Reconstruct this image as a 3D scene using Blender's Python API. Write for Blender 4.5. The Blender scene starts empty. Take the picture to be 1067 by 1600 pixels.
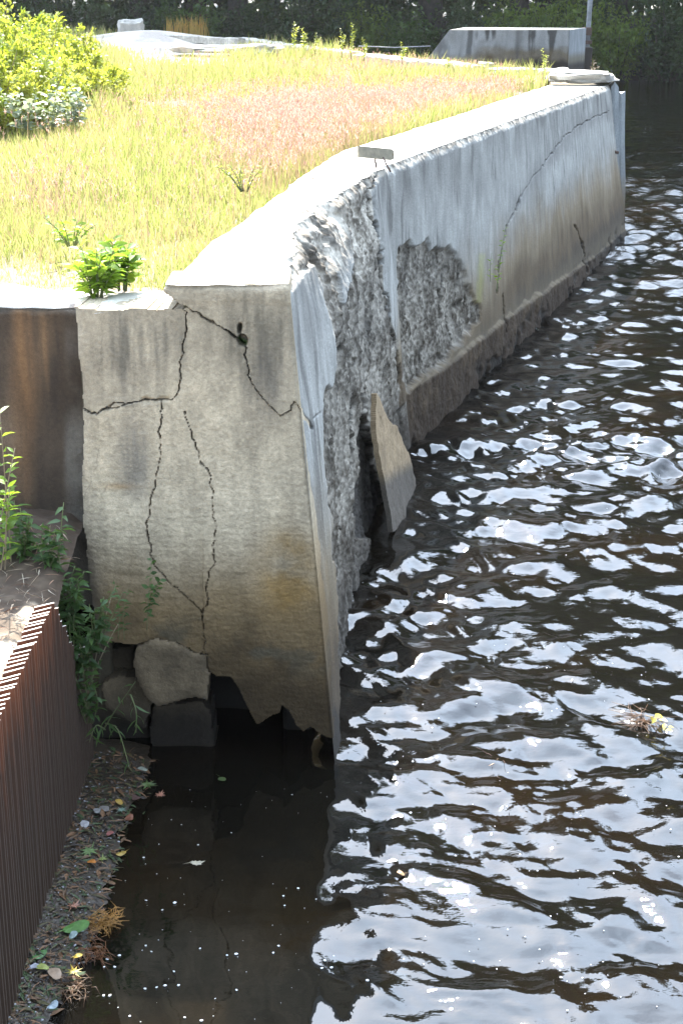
import bpy, math, random
import numpy as np
from mathutils import Vector
R = math.radians
rng = np.random.default_rng(7); random.seed(7)
C = bpy.context.scene.collection
sc = bpy.context.scene

# ------------------------------------------------------------------ camera
H = 3.6; FPX = 2400.0; PITCH = math.atan(830 / FPX)
cd = bpy.data.cameras.new('camera'); cam = bpy.data.objects.new('camera', cd); C.objects.link(cam)
cam.location = (0, 0, H); cam.rotation_euler = (R(90) - PITCH, 0, 0)
cd.sensor_fit = 'VERTICAL'; cd.sensor_height = 36; cd.lens = FPX / 1600 * 36
cd.clip_start = 0.1; cd.clip_end = 2000
sc.camera = cam
sc.render.resolution_x = 682; sc.render.resolution_y = 1024
# ------------------------------------------------------------------ light
CLOUD_LO, CLOUD_HI = 2.6, 17.5
SUN_EL, SUN_AZ = R(47), R(-10)          # azimuth from +Y, negative is left
w = bpy.data.worlds.new('World'); sc.world = w; w.use_nodes = True
nt = w.node_tree; nt.nodes.clear()
sky = nt.nodes.new('ShaderNodeTexSky'); sky.sky_type = 'NISHITA'; sky.sun_disc = False
sky.sun_elevation = SUN_EL; sky.sun_rotation = SUN_AZ
sky.air_density = 1.0; sky.dust_density = 1.3; sky.ozone_density = 1.0
bg = nt.nodes.new('ShaderNodeBackground'); bg.inputs['Strength'].default_value = 0.15
wo = nt.nodes.new('ShaderNodeOutputWorld')
# thin bright cloud veil, brightest round the sun
tc = nt.nodes.new('ShaderNodeTexCoord'); vd = nt.nodes.new('ShaderNodeVectorMath'); vd.operation = 'DOT_PRODUCT'
vd.inputs[1].default_value = (math.sin(SUN_AZ) * math.cos(SUN_EL), math.cos(SUN_AZ) * math.cos(SUN_EL), math.sin(SUN_EL))
nt.links.new(tc.outputs['Generated'], vd.inputs[0])
m1 = nt.nodes.new('ShaderNodeMapRange'); m1.inputs[1].default_value = .35; m1.inputs[2].default_value = .95; m1.inputs[3].default_value = CLOUD_LO; m1.inputs[4].default_value = CLOUD_HI; nt.links.new(vd.outputs['Value'], m1.inputs[0])
cn = nt.nodes.new('ShaderNodeTexNoise'); cn.inputs['Scale'].default_value = 3.5; cn.inputs['Detail'].default_value = 5; nt.links.new(tc.outputs['Generated'], cn.inputs['Vector'])
m2 = nt.nodes.new('ShaderNodeMapRange'); m2.inputs[1].default_value = .3; m2.inputs[2].default_value = .65; m2.inputs[3].default_value = .45; m2.inputs[4].default_value = .9; nt.links.new(cn.outputs[0], m2.inputs[0])
cs_ = nt.nodes.new('ShaderNodeVectorMath'); cs_.operation = 'SCALE'; cs_.inputs[0].default_value = (.74, .91, 1.14); nt.links.new(m1.outputs[0], cs_.inputs['Scale'])
mc = nt.nodes.new('ShaderNodeMix'); mc.data_type = 'RGBA'; nt.links.new(m2.outputs[0], mc.inputs[0]); nt.links.new(sky.outputs[0], mc.inputs[6]); nt.links.new(cs_.outputs[0], mc.inputs[7])
nt.links.new(mc.outputs[2], bg.inputs[0]); nt.links.new(bg.outputs[0], wo.inputs[0])
sd = bpy.data.lights.new('sun', 'SUN'); sd.energy = 5.0; sd.angle = R(0.55); sd.color = (1, .94, .84)
so = bpy.data.objects.new('sun', sd); C.objects.link(so)
sdir = Vector((math.sin(SUN_AZ) * math.cos(SUN_EL), math.cos(SUN_AZ) * math.cos(SUN_EL), math.sin(SUN_EL)))
so.rotation_euler = sdir.to_track_quat('Z', 'Y').to_euler(); so.location = sdir * 50
sc.view_settings.view_transform = 'Standard'; sc.view_settings.look = 'None'
sc.view_settings.exposure = 2.05; sc.view_settings.gamma = 1
GLARE_HAZE = 0.0003

# ------------------------------------------------------------------ pixel <-> place
cp, sp_ = math.cos(PITCH), math.sin(PITCH)
def ray(u, v):
    a, b = u - 533.5, v - 800
    return np.array([a, FPX * cp - b * sp_, -FPX * sp_ - b * cp])
def PZ(u, v, z=0.0):
    d = ray(u, v); k = (z - H) / d[2]; return np.array([d[0] * k, d[1] * k, z])
def PY(u, v, y):
    d = ray(u, v); k = y / d[1]; return np.array([d[0] * k, y, H + d[2] * k])
def proj(V):
    x, y, z = V[..., 0], V[..., 1], V[..., 2] - H
    dep = y * cp - z * sp_; up = y * sp_ + z * cp
    return 533.5 + FPX * x / dep, 800 - FPX * up / dep

# ------------------------------------------------------------------ numpy noise
def _h(ix, iy, iz):
    n = (ix.astype(np.int64) * 374761393 + iy.astype(np.int64) * 668265263 + iz.astype(np.int64) * 2147483647 // 7) & 0xffffffff
    n = ((n ^ (n >> 13)) * 1274126177) & 0xffffffff
    n = (n ^ (n >> 16)) & 0xffffffff
    return n / 4294967295.0
def vn(x, y, z=0.0):
    x, y, z = np.broadcast_arrays(np.asarray(x, float), np.asarray(y, float), np.asarray(z, float))
    ix, iy, iz = np.floor(x), np.floor(y), np.floor(z)
    fx, fy, fz = x - ix, y - iy, z - iz
    fx, fy, fz = [f * f * (3 - 2 * f) for f in (fx, fy, fz)]
    r = 0
    for a in (0, 1):
        for b in (0, 1):
            for c in (0, 1):
                r = r + _h(ix + a, iy + b, iz + c) * (fx if a else 1 - fx) * (fy if b else 1 - fy) * (fz if c else 1 - fz)
    return r * 2 - 1
def fbm(x, y, z=0.0, o=4):
    r, a, t = 0, 1, 0
    for k in range(o):
        r = r + a * vn(np.asarray(x) * 2**k + 17 * k, np.asarray(y) * 2**k - 9 * k, np.asarray(z) * 2**k); t += a; a *= .5
    return r / t * 1.5
def ss(a, b, x):
    t = np.clip((x - a) / (b - a), 0, 1); return t * t * (3 - 2 * t)
def inpoly(U, V, poly):
    r = np.zeros(U.shape, bool); n = len(poly)
    for i in range(n):
        x1, y1 = poly[i]; x2, y2 = poly[(i + 1) % n]
        if y1 == y2: continue
        c = ((y1 > V) != (y2 > V)) & (U < (x2 - x1) * (V - y1) / (y2 - y1) + x1)
        r ^= c
    return r
def pdist(U, V, line):
    d = np.full(U.shape, 1e9)
    for (x1, y1), (x2, y2) in zip(line[:-1], line[1:]):
        dx, dy = x2 - x1, y2 - y1; L = dx * dx + dy * dy + 1e-9
        t = np.clip(((U - x1) * dx + (V - y1) * dy) / L, 0, 1)
        d = np.minimum(d, np.hypot(U - x1 - t * dx, V - y1 - t * dy))
    return d
def gau(U, V, u, v, su, sv): return np.exp(-((U - u) / su)**2 - ((V - v) / sv)**2)

# ------------------------------------------------------------------ mesh helpers
def mk(name, V, F, mat, parent=None, smooth=True, col=None, mats=None):
    V = np.asarray(V, np.float32).reshape(-1, 3)
    me = bpy.data.meshes.new(name)
    if isinstance(F, np.ndarray): groups = [F]
    elif len(F) and isinstance(F[0], np.ndarray): groups = F
    else:
        d = {}
        for f in F: d.setdefault(len(f), []).append(f)
        groups = [np.array(v) for v in d.values()]
    idx = np.concatenate([g.reshape(-1) for g in groups]).astype(np.int32)
    tot = np.concatenate([np.full(len(g), g.shape[1]) for g in groups]).astype(np.int32)
    st = np.concatenate([[0], np.cumsum(tot)[:-1]]).astype(np.int32)
    me.vertices.add(len(V)); me.vertices.foreach_set('co', V.reshape(-1))
    me.loops.add(len(idx)); me.loops.foreach_set('vertex_index', idx)
    me.polygons.add(len(tot)); me.polygons.foreach_set('loop_start', st)
    me.update(calc_edges=True); me.validate()
    me.polygons.foreach_set('use_smooth', np.full(len(me.polygons), smooth))
    if col is not None:
        a = me.attributes.new('Col', 'FLOAT_COLOR', 'POINT')
        c4 = np.ones((len(V), 4), np.float32); c4[:, :3] = np.clip(col, 0, 1); a.data.foreach_set('color', c4.reshape(-1))
    me.materials.append(mat)
    o = bpy.data.objects.new(name, me); C.objects.link(o)
    if parent: o.parent = parent; o.matrix_parent_inverse = parent.matrix_basis.inverted() if False else o.matrix_parent_inverse
    return o
def tag(o, label=None, cat=None, group=None, kind=None):
    if label: o['label'] = label
    if cat: o['category'] = cat
    if group: o['group'] = group
    if kind: o['kind'] = kind
    return o
def thing(name, label, cat, loc=(0, 0, 0), group=None):
    o = bpy.data.objects.new(name, None); C.objects.link(o); o.location = loc; o.empty_display_size = .1
    return tag(o, label, cat, group)
def grid_faces(nu, nv):
    i, j = np.meshgrid(np.arange(nu - 1), np.arange(nv - 1), indexing='ij')
    a = i * nv + j
    return np.stack([a, a + nv, a + nv + 1, a + 1], -1).reshape(-1, 4)
def rel(V, parent):      # coordinates relative to the thing's empty
    return np.asarray(V, float).reshape(-1, 3) - np.array(parent.location)
def shell(V, F, keep, off):
    """kept faces of a sheet plus side walls going back by off"""
    F = F[keep]
    e = np.concatenate([F[:, [0, 1]], F[:, [1, 2]], F[:, [2, 3]], F[:, [3, 0]]])
    key = np.sort(e, 1); kk = key[:, 0].astype(np.int64) * len(V) + key[:, 1]
    u, inv, cnt = np.unique(kk, return_inverse=True, return_counts=True)
    b = e[cnt[inv] == 1]
    off = np.broadcast_to(np.asarray(off, float), (3,))
    n = len(V)
    V2 = np.concatenate([V, V + off])
    side = np.stack([b[:, 1], b[:, 0], b[:, 0] + n, b[:, 1] + n], 1)
    back = F[:, ::-1] + n
    FF = np.concatenate([F, side, back])
    used, inv2 = np.unique(FF, return_inverse=True)
    return V2[used], inv2.reshape(FF.shape), used % n
def box(x0, x1, y0, y1, z0, z1, b=.01):
    """box with chamfered vertical and top edges, as verts + faces"""
    V = []; F = []
    for z, q in ((z0, 0), (z1 - b, 0), (z1, b)):
        V += [(x0 + q + b, y0 + q, z), (x1 - q - b, y0 + q, z), (x1 - q, y0 + q + b, z), (x1 - q, y1 - q - b, z),
              (x1 - q - b, y1 - q, z), (x0 + q + b, y1 - q, z), (x0 + q, y1 - q - b, z), (x0 + q, y0 + q + b, z)]
    for l in (0, 1):
        for k in range(8):
            a = l * 8 + k; c = l * 8 + (k + 1) % 8
            F.append((a, c, c + 8, a + 8))
    F.append(tuple(range(16, 24))); F.append(tuple(range(7, -1, -1)))
    return V, F
def tube(P, rad, n=6):
    P = np.asarray(P, float); rad = np.broadcast_to(np.asarray(rad, float), (len(P),))
    T = np.gradient(P, axis=0); T /= np.linalg.norm(T, axis=1)[:, None] + 1e-9
    ref = np.array([0.13, .2, 1.0]) if abs(T[:, 2]).mean() < .9 else np.array([1., .1, 0])
    A = np.cross(T, ref); A /= np.linalg.norm(A, axis=1)[:, None]; B = np.cross(T, A)
    th = np.arange(n) / n * 2 * np.pi
    V = (P[:, None] + rad[:, None, None] * (np.cos(th)[None, :, None] * A[:, None] + np.sin(th)[None, :, None] * B[:, None])).reshape(-1, 3)
    F = []
    for i in range(len(P) - 1):
        for k in range(n):
            F.append((i * n + k, i * n + (k + 1) % n, (i + 1) * n + (k + 1) % n, (i + 1) * n + k))
    F.append(tuple(range(n))[::-1]); F.append(tuple((len(P) - 1) * n + k for k in range(n)))
    return V, F
def join(parts):
    V = []; F = []; n = 0
    for v, f in parts:
        v = np.asarray(v, float).reshape(-1, 3)
        V.append(v); F += [tuple(int(i) + n for i in q) for q in f]; n += len(v)
    return np.concatenate(V), F
def leaves(P, D, L, W, fold=.25, N=None):
    """P base points, D directions, L lengths, W widths -> curved 6-vertex leaves"""
    P = np.asarray(P, float); D = np.asarray(D, float); n = len(P)
    D = D / (np.linalg.norm(D, axis=1)[:, None] + 1e-9)
    if N is None: N = rng.normal(size=(n, 3)) * .6 + np.array([0, 0, 1])
    S = np.cross(D, N); S /= np.linalg.norm(S, axis=1)[:, None] + 1e-9
    U = np.cross(S, D)
    L = np.broadcast_to(np.asarray(L, float), (n,))[:, None]; W = np.broadcast_to(np.asarray(W, float), (n,))[:, None]
    v = [P, P + D * L * .35 + S * W * .5 + U * W * fold, P + D * L * .45, P + D * L * .35 - S * W * .5 + U * W * fold,
         P + D * L - U * L * .22, P + D * L * .72 + S * W * .3 + U * W * fold * .3 - U * L * .06, P + D * L * .72 - S * W * .3 + U * W * fold * .3 - U * L * .06]
    V = np.stack(v, 1).reshape(-1, 3)
    b = np.arange(n)[:, None] * 7
    F4 = np.concatenate([b + np.array([[0, 2, 1, 1]]) * 0 + np.array([[0, 1, 5, 2]]), b + np.array([[0, 2, 6, 3]]), b + np.array([[2, 5, 4, 6]])])
    return V, F4

# ------------------------------------------------------------------ materials
def mat(name):
    m = bpy.data.materials.new(name); m.use_nodes = True
    t = m.node_tree; p = t.nodes['Principled BSDF']
    return m, t, p
def nnoise(t, scale, detail=4, vec=None, rough=.55):
    n = t.nodes.new('ShaderNodeTexNoise'); n.inputs['Scale'].default_value = scale
    n.inputs['Detail'].default_value = detail; n.inputs['Roughness'].default_value = rough
    if vec is not None: t.links.new(vec, n.inputs['Vector'])
    return n
def wpos(t, s=(1, 1, 1)):
    g = t.nodes.new('ShaderNodeNewGeometry'); m = t.nodes.new('ShaderNodeVectorMath'); m.operation = 'MULTIPLY'
    m.inputs[1].default_value = s; t.links.new(g.outputs['Position'], m.inputs[0]); return m.outputs[0]
def mulcol(t, a, fac_socket, lo, hi):
    mr = t.nodes.new('ShaderNodeMapRange'); mr.inputs['From Min'].default_value = .3; mr.inputs['From Max'].default_value = .7
    mr.inputs['To Min'].default_value = lo; mr.inputs['To Max'].default_value = hi; t.links.new(fac_socket, mr.inputs['Value'])
    v = t.nodes.new('ShaderNodeVectorMath'); v.operation = 'SCALE'
    t.links.new(a, v.inputs[0]); t.links.new(mr.outputs[0], v.inputs['Scale']); return v.outputs[0]
def bump(t, p, h, strength, dist):
    b = t.nodes.new('ShaderNodeBump'); b.inputs['Strength'].default_value = strength; b.inputs['Distance'].default_value = dist
    t.links.new(h, b.inputs['Height']); t.links.new(b.outputs[0], p.inputs['Normal']); return b
def concrete(name, attr=True, base=(.4, .39, .36), rough=.9, bs=.6):
    m, t, p = mat(name)
    if attr:
        a = t.nodes.new('ShaderNodeAttribute'); a.attribute_name = 'Col'; c = a.outputs['Color']
    else:
        a = t.nodes.new('ShaderNodeRGB'); a.outputs[0].default_value = (*base, 1); c = a.outputs[0]
    n1 = nnoise(t, 60, 5, wpos(t)); n2 = nnoise(t, 7, 5, wpos(t, (1, 1, .35)))
    n3 = nnoise(t, 220, 2, wpos(t))
    c = mulcol(t, c, n1.outputs[0], .86, 1.14); c = mulcol(t, c, n2.outputs[0], .82, 1.15); c = mulcol(t, c, n3.outputs[0], .85, 1.15)
    t.links.new(c, p.inputs['Base Color']); p.inputs['Roughness'].default_value = rough
    p.inputs['Specular IOR Level'].default_value = .3
    bump(t, p, n1.outputs[0], bs, .012)
    return m
def leafmat(name, c1, c2, trans=.5, rough=.5, scale=3.0, tcol=None):
    m, t, p = mat(name)
    n = nnoise(t, scale, 3, wpos(t)); r = t.nodes.new('ShaderNodeValToRGB')
    r.color_ramp.elements[0].position = .35; r.color_ramp.elements[1].position = .65
    r.color_ramp.elements[0].color = (*c1, 1); r.color_ramp.elements[1].color = (*c2, 1)
    t.links.new(n.outputs[0], r.inputs[0]); t.links.new(r.outputs[0], p.inputs['Base Color'])
    p.inputs['Roughness'].default_value = rough
    tr = t.nodes.new('ShaderNodeBsdfTranslucent'); mx = t.nodes.new('ShaderNodeMixShader'); mx.inputs[0].default_value = trans
    v = t.nodes.new('ShaderNodeVectorMath'); v.operation = 'MULTIPLY'; v.inputs[1].default_value = tcol or (1.6, 1.5, .8)
    t.links.new(r.outputs[0], v.inputs[0]); t.links.new(v.outputs[0], tr.inputs[0])
    t.links.new(p.outputs[0], mx.inputs[1]); t.links.new(tr.outputs[0], mx.inputs[2])
    t.links.new(mx.outputs[0], t.nodes['Material Output'].inputs[0])
    return m
def plain(name, c, rough=.7, metal=0, ns=30, var=.3, bs=.3):
    m, t, p = mat(name)
    a = t.nodes.new('ShaderNodeRGB'); a.outputs[0].default_value = (*c, 1)
    n = nnoise(t, ns, 5, wpos(t)); n2 = nnoise(t, ns * .15, 3, wpos(t))
    cc = mulcol(t, a.outputs[0], n.outputs[0], 1 - var, 1 + var); cc = mulcol(t, cc, n2.outputs[0], 1 - var, 1 + var)
    t.links.new(cc, p.inputs['Base Color']); p.inputs['Roughness'].default_value = rough; p.inputs['Metallic'].default_value = metal
    bump(t, p, n.outputs[0], bs, .01); return m
def attrmat(name, rough=.9, ns=60, trans=0, bs=.4):
    m, t, p = mat(name)
    a = t.nodes.new('ShaderNodeAttribute'); a.attribute_name = 'Col'
    n = nnoise(t, ns, 4, wpos(t)); c = mulcol(t, a.outputs[0], n.outputs[0], .8, 1.2)
    t.links.new(c, p.inputs['Base Color']); p.inputs['Roughness'].default_value = rough
    if bs: bump(t, p, n.outputs[0], bs, .01)
    if trans:
        tr = t.nodes.new('ShaderNodeBsdfTranslucent'); mx = t.nodes.new('ShaderNodeMixShader'); mx.inputs[0].default_value = trans
        t.links.new(c, tr.inputs[0]); t.links.new(p.outputs[0], mx.inputs[1]); t.links.new(tr.outputs[0], mx.inputs[2])
        t.links.new(mx.outputs[0], t.nodes['Material Output'].inputs[0])
    return m
M_conc = concrete('weathered_concrete')
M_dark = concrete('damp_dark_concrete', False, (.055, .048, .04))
M_chunk = concrete('chunk_concrete', False, (.07, .055, .035))
M_far = concrete('far_concrete')
M_stone = concrete('pale_stone', False, (.42, .39, .34))
M_wood = plain('silvered_timber', (.40, .36, .30), .85, ns=18)
M_rust = None

# =================================================================== WATER
def build_water():
    nx = 620
    dep = np.concatenate([np.linspace(R(48), R(18), 480)[:-1], np.linspace(R(18), R(4.5), 470), np.linspace(R(4.45), R(1.6), 140)])
    yy = H / np.tan(dep)
    r1 = np.linspace(-.34, .34, nx - 40)
    r = np.concatenate([-np.geomspace(3, .36, 20), r1, np.geomspace(.36, 3, 20)])
    Y, Rr = np.meshgrid(yy, r, indexing='ij'); X = Rr * (Y + 1.0)
    # wind waves: sum of many sine trains, crests lying obliquely across the channel
    g = np.random.default_rng(3); Z = np.zeros_like(X)
    wx = X + .10 * fbm(X * 1.3, Y * 1.3, 3.1, 3) ; wy = Y + .14 * fbm(X * 1.1, Y * 1.1, 8.2, 3)
    for k in range(64):
        lam = .065 * (.95 / .065) ** g.random(); th = R(52 if k % 2 else 104) + g.normal() * R(26) 
        kk = 2 * np.pi / lam; slope = .038 * (lam / .3) ** .12
        if lam > .7: slope *= .5
        a = slope / kk
        fade = ss(1.6, 3.5, lam / (Y * Y / H * .0006 + .004))
        Z += a * fade * np.sin(kk * (wx * math.cos(th) + wy * math.sin(th)) + g.random() * 6.283)
    mod = .75 + .45 * fbm(X * .45, Y * .35, 1.7, 3)
    Z *= np.clip(mod, .3, 1.4) * (1 + .6 * ss(7, 15, Y) + .9 * ss(14, 30, Y))
    # sheltered pool between the rack and the broken end of the wall
    sh = 1 - ss(-.12, .16, X - .0 + .05 * np.sin(Y * 5)) * 1.0
    sh = sh * (1 - ss(6.9, 7.4, Y)) * 1.0
    Z = Z * (1 - .93 * sh) + sh * .0012 * fbm(X * 2.2, Y * 3.5, 2, 2)
    # small chop thrown back from the broken face
    near = np.exp(-((X - (.0 + .108 * (Y - 6.7)) - .2) / .28)**2) * ss(6.6, 7.4, Y) * (1 - ss(10.5, 13, Y))
    Z += near * .0035 * np.sin(34 * (X * .85 + Y * .5 + .1 * fbm(X * 3, Y * 3, 4, 2)) ) * (1 + fbm(X * 4, Y * 4, 9, 2))
    Z *= 1 - .85 * np.exp(-((X - .22) / .22)**2 - ((Y - 9.8) / .7)**2)
    V = np.stack([X, Y, Z], -1).reshape(-1, 3); ny = len(yy); F = grid_faces(ny, nx)[:, ::-1]
    m, t, p = mat('tannin_water')
    n = nnoise(t, .9, 4, wpos(t)); rp = t.nodes.new('ShaderNodeValToRGB')
    rp.color_ramp.elements[0].position = .45; rp.color_ramp.elements[1].position = .75
    rp.color_ramp.elements[0].color = (.0035, .003, .002, 1); rp.color_ramp.elements[1].color = (.009, .0048, .0018, 1)
    t.links.new(n.outputs[0], rp.inputs[0]); t.links.new(rp.outputs[0], p.inputs['Base Color'])
    p.inputs['Roughness'].default_value = .02; p.inputs['IOR'].default_value = 1.56
    n2 = nnoise(t, 8, 4, wpos(t, (1, 1.5, 1))); b_ = bump(t, p, n2.outputs[0], .12, .02)
    at = t.nodes.new('ShaderNodeAttribute'); at.attribute_name = 'Col'; t.links.new(at.outputs['Fac'], b_.inputs['Strength'])
    cw = ((.20 + .8 * ss(12, 30, Y)) * (1 - .9 * sh)).reshape(-1, 1) * np.ones((1, 3))
    o = mk('water', V, F, m, None, True, cw); tag(o, kind='structure')
build_water()

# =================================================================== THE CRACKED WALL
OT = np.array([(-.238, 6.81, 2.32), (.308, 11.3, 2.32), (3.9, 23.0, 2.18)])
OB = np.array([(-.033, 6.69, 0), (.563, 12.0, 0), (4.22, 22.9, 0)])
IT = np.array([(-.79, 6.86, 2.32), (-.50, 9.2, 2.32), (-.02, 12.4, 2.32), (.63, 14.5, 2.30), (2.82, 22.2, 2.2), (3.05, 23.0, 2.18)])
def lerp_line(Pts, seg, a): return Pts[seg] + (Pts[seg + 1] - Pts[seg]) * np.asarray(a)[..., None]
wall = thing('retaining_wall', 'long cracked grey concrete retaining wall running out into the dark water', 'wall', (0, 6.8, 0))

cracks_end = [
 ([(262,460),(300,488),(345,512),(368,528),(383,545)], 3.2, 1),
 ([(383,545),(384,580),(396,612),(420,635),(440,649),(455,640),(463,622)], 1.9, 1),
 ([(291,490),(290,520),(286,560),(278,605),(268,620)], 1.5, 1),
 ([(130,642),(150,648),(165,640),(190,640),(210,632),(235,625),(268,620)], 2.6, 1),
 ([(168,640),(178,630),(190,638)], 4.5, 1), ([(205,632),(210,642)], 4.5, .6),
 ([(250,625),(251,640),(248,670),(249,720),(240,770),(234,800),(232,830),(240,860),(245,885),(262,910),(285,930),(316,955)], 1.8, 1),
 ([(250,622),(253,640)], 4.2, .8),
 ([(287,640),(300,690),(310,715),(330,745),(333,790),(338,830),(330,880),(322,920),(317,955),(320,1000),(324,1050)], 2.1, 1),
 ([(225,1003),(250,999),(275,1003),(300,1016),(325,1020)], 3.0, 1),
 ([(155,650),(153,690),(158,690),(180,688)], 1.0, .6), ([(156,692),(150,730),(130,775)], 1.0, .5),
 ([(158,770),(170,758),(190,757),(205,758)], 1.6, .5), ([(130,775),(128,850),(129,900)], 1.2, .6),
 ([(401,620),(403,700),(400,745),(382,785)], .7, .35), ([(215,770),(300,800),(390,795)], .8, .3),
 ([(287,520),(270,540),(240,545)], .7, .3), ([(372,495),(378,512),(386,505)], 1.2, .5),
 ([(136,490),(158,492),(162,560),(160,640)], 1.0, .4),
]
def end_color(X, Z, U, V):
    n = fbm(X * 3, Z * 1.2, 5.5, 4); f = fbm(X * 22, Z * 2.2, 1.5, 4); sp = fbm(X * 60, Z * 60, 2.2, 2); n2 = fbm(X * 7, Z * 7, 9.1, 4)
    c = np.array([.49, .398, .275]) * (1 + .20 * n + .16 * f + .12 * sp + .20 * n2)[..., None]
    def mixc(c, m, to): return c * (1 - m[..., None]) + np.array(to) * m[..., None]
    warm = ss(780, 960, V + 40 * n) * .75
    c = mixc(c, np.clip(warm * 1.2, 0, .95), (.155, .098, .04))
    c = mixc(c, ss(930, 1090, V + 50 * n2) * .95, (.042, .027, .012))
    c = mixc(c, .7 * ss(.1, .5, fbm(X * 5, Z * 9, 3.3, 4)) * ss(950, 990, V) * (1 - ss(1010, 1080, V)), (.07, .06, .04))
    # grey lichen film under the cap and on the upper left block
    g1 = gau(U, V, 215, 550, 66, 95) * (.8 + 1.1 * f) * (V < 636)
    g2 = gau(U, V, 385, 520, 85, 95) * (1 + .9 * f)
    g3 = gau(U, V, 210, 720, 25, 70) * (.5 + .5 * f)
    g4 = gau(U, V, 415, 590, 40, 60) * (.5 + .7 * f)
    c = mixc(c, np.clip(g1 * .8, 0, .8), (.085, .075, .06)); c = mixc(c, np.clip(g2 * .8, 0, .85), (.10, .085, .062))
    c = mixc(c, np.clip(g3 * 1.2, 0, .7), (.15, .135, .115)); c = mixc(c, np.clip(g4, 0, .7), (.10, .085, .068))
    c = mixc(c, np.clip(gau(U, V, 455, 890, 40, 60) * (.7 + n2), 0, .6), (.24, .13, .025))
    c = mixc(c, np.clip(ss(165, 105, U + 12 * f) * (.5 + .5 * n2), 0, .8), (.13, .11, .09))
    c = mixc(c, np.clip(ss(180, 130, U + 10 * n2) * ss(820, 950, V), 0, .8), (.12, .10, .08))
    c = mixc(c, np.clip(gau(U, V, 355, 437, 110, 9) * .5, 0, 1), (.38, .34, .28))
    c = mixc(c, np.clip(gau(U, V, 420, 440, 18, 10) * .8, 0, 1), (.32, .24, .17))
    c = mixc(c, np.clip(gau(U, V, 182, 760, 26, 5) * .6, 0, 1), (.35, .22, .10))
    c = mixc(c, np.clip(gau(U, V, 215, 470, 40, 9) * (.8 + n2), 0, .8), (.42, .40, .38))
    return c
def build_end():
    dx = .0052
    xs = np.arange(-1.235, .03, dx); zs = np.arange(-.10, 2.34, dx)
    X, Z = np.meshgrid(xs, zs, indexing='ij')
    Y = 6.70 + .04 * Z - .06 * X
    V0 = np.stack([X, Y, Z], -1); U, Vv = proj(V0)
    j = 1.0
    Uj = U + 3.5 * fbm(X * 9, Z * 9, 4, 4) * j; Vj = Vv + 3.5 * fbm(X * 9, Z * 9, 14, 4) * j
    Uc = U + 4.5 * fbm(X * 5, Z * 5, 4, 3) + 3.2 * fbm(X * 26, Z * 26, 4, 4); Vc = Vv + 4.5 * fbm(X * 5, Z * 5, 14, 3) + 3.2 * fbm(X * 26, Z * 26, 14, 4)
    crack = np.zeros_like(X)
    for line, wd, a in cracks_end:
        d = pdist(Uc, Vc, line); w_ = wd * (.75 + .5 * fbm(X * 7, Z * 7, 7.7, 2))
        w_ = w_ * (.36 if wd < 2.4 else .58) * (1 + 1.3 * fbm(X * 9, Z * 9, 33, 4)); a = a * np.clip(.75 + .7 * fbm(X * 6, Z * 6, 37, 3), .25 if wd < 1.4 else .85, 1); w_ = np.maximum(w_, .45 if wd < 1.4 else .75); crack = np.maximum(crack, a * (1 - ss(w_ * .4, w_ * 1.15 + .3, d)))
    hole = np.maximum(1 - ss(6, 9, np.hypot((Uj - 380) * 1.0, (Vj - 530) * .8)), (1 - ss(2, 5, np.hypot(Uj - 376, (Vj - 512) * .5))))
    disp = .004 * fbm(X * 3.5, Z * 3.5, 1, 3) + .0022 * fbm(X * 25, Z * 25, 2, 4) + .0012 * vn(X * 20, Z * 110, 3) * ss(600, 800, Vv)
    disp -= .03 * np.clip(crack - .6, 0, 1) * 2.2 + .05 * hole
    disp -= .012 * ss(.25, .7, fbm(X * 20, Z * 20, 44, 3)) * (1 - ss(2, 9, pdist(Uc, Vc, cracks_end[3][0])))
    disp += .006 * (1 - ss(0, 14, pdist(U, Vv, [(120, 900), (260, 900), (460, 905)]))) * fbm(X * 5, Z * 2, 3, 2)
    # rounded corner to the water side
    edge = [(450,444),(456,500),(464,580),(470,640),(480,740),(489,850),(497,960),(505,1040),(514,1070),(520,1160)]
    xe = -.033 - .0885 * Z
    disp -= .008 * ss(.02, 0, xe - X) ** 2 + .02 * ss(.04, 0, 2.32 + .006 * fbm(X * 12, 0, 0, 3) - Z) ** 2
    disp -= .03 * ss(.05, -.02, X + 1.2 + .02 * fbm(Z * 4, 0, 1, 3))
    ledge = 2.205 + .012 * fbm(X * 9, 0, 5, 3)
    cap_poly = [(255,462),(262,461),(300,488),(345,512),(368,528),(383,545),(384,580),(396,612),(420,635),(440,649),(455,640),(463,622),(475,640),(540,640),(540,400),(240,400),(240,440)]
    upl_poly = [(100,455),(262,461),(291,490),(290,520),(286,560),(278,605),(268,620),(235,625),(210,632),(190,640),(165,640),(150,648),(120,642),(60,642),(60,455)]
    lower = [(60,640),(60,1012),(130,1016),(170,1004),(212,1008),(240,1001),(275,1004),(300,1018),(324,1022),(325,1045),(340,1056),(362,1056),(374,1076),(385,1100),(400,1131),(420,1120),(437,1112),(441,1098),(452,1108),(462,1128),(474,1142),(486,1134),(500,1146),(512,1152),(600,1160),(600,380),(60,380)]
    cap = inpoly(Uc, Vc, cap_poly); upl = inpoly(Uc, Vc, upl_poly) & ~cap; low = inpoly(Uj * .5 + U * .5, Vj * .5 + Vv * .5, lower)
    disp = disp + .012 * cap + .006 * cap * ss(2.22, 2.26, Z + .008 * fbm(X * 7, 0, 9, 3)) - .006 * upl + .010 * ((U > 318) & ~cap & ~upl) * ss(700, 960, Vv)
    Y = Y - disp
    V1 = np.stack([np.minimum(X, xe + .004), Y, np.minimum(Z, 2.32 + .004 * fbm(X * 12, 0, 0, 3))], -1)
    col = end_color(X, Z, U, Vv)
    col = col * (1 - .66 * np.clip(crack + hole, 0, 1)[..., None])
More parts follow.
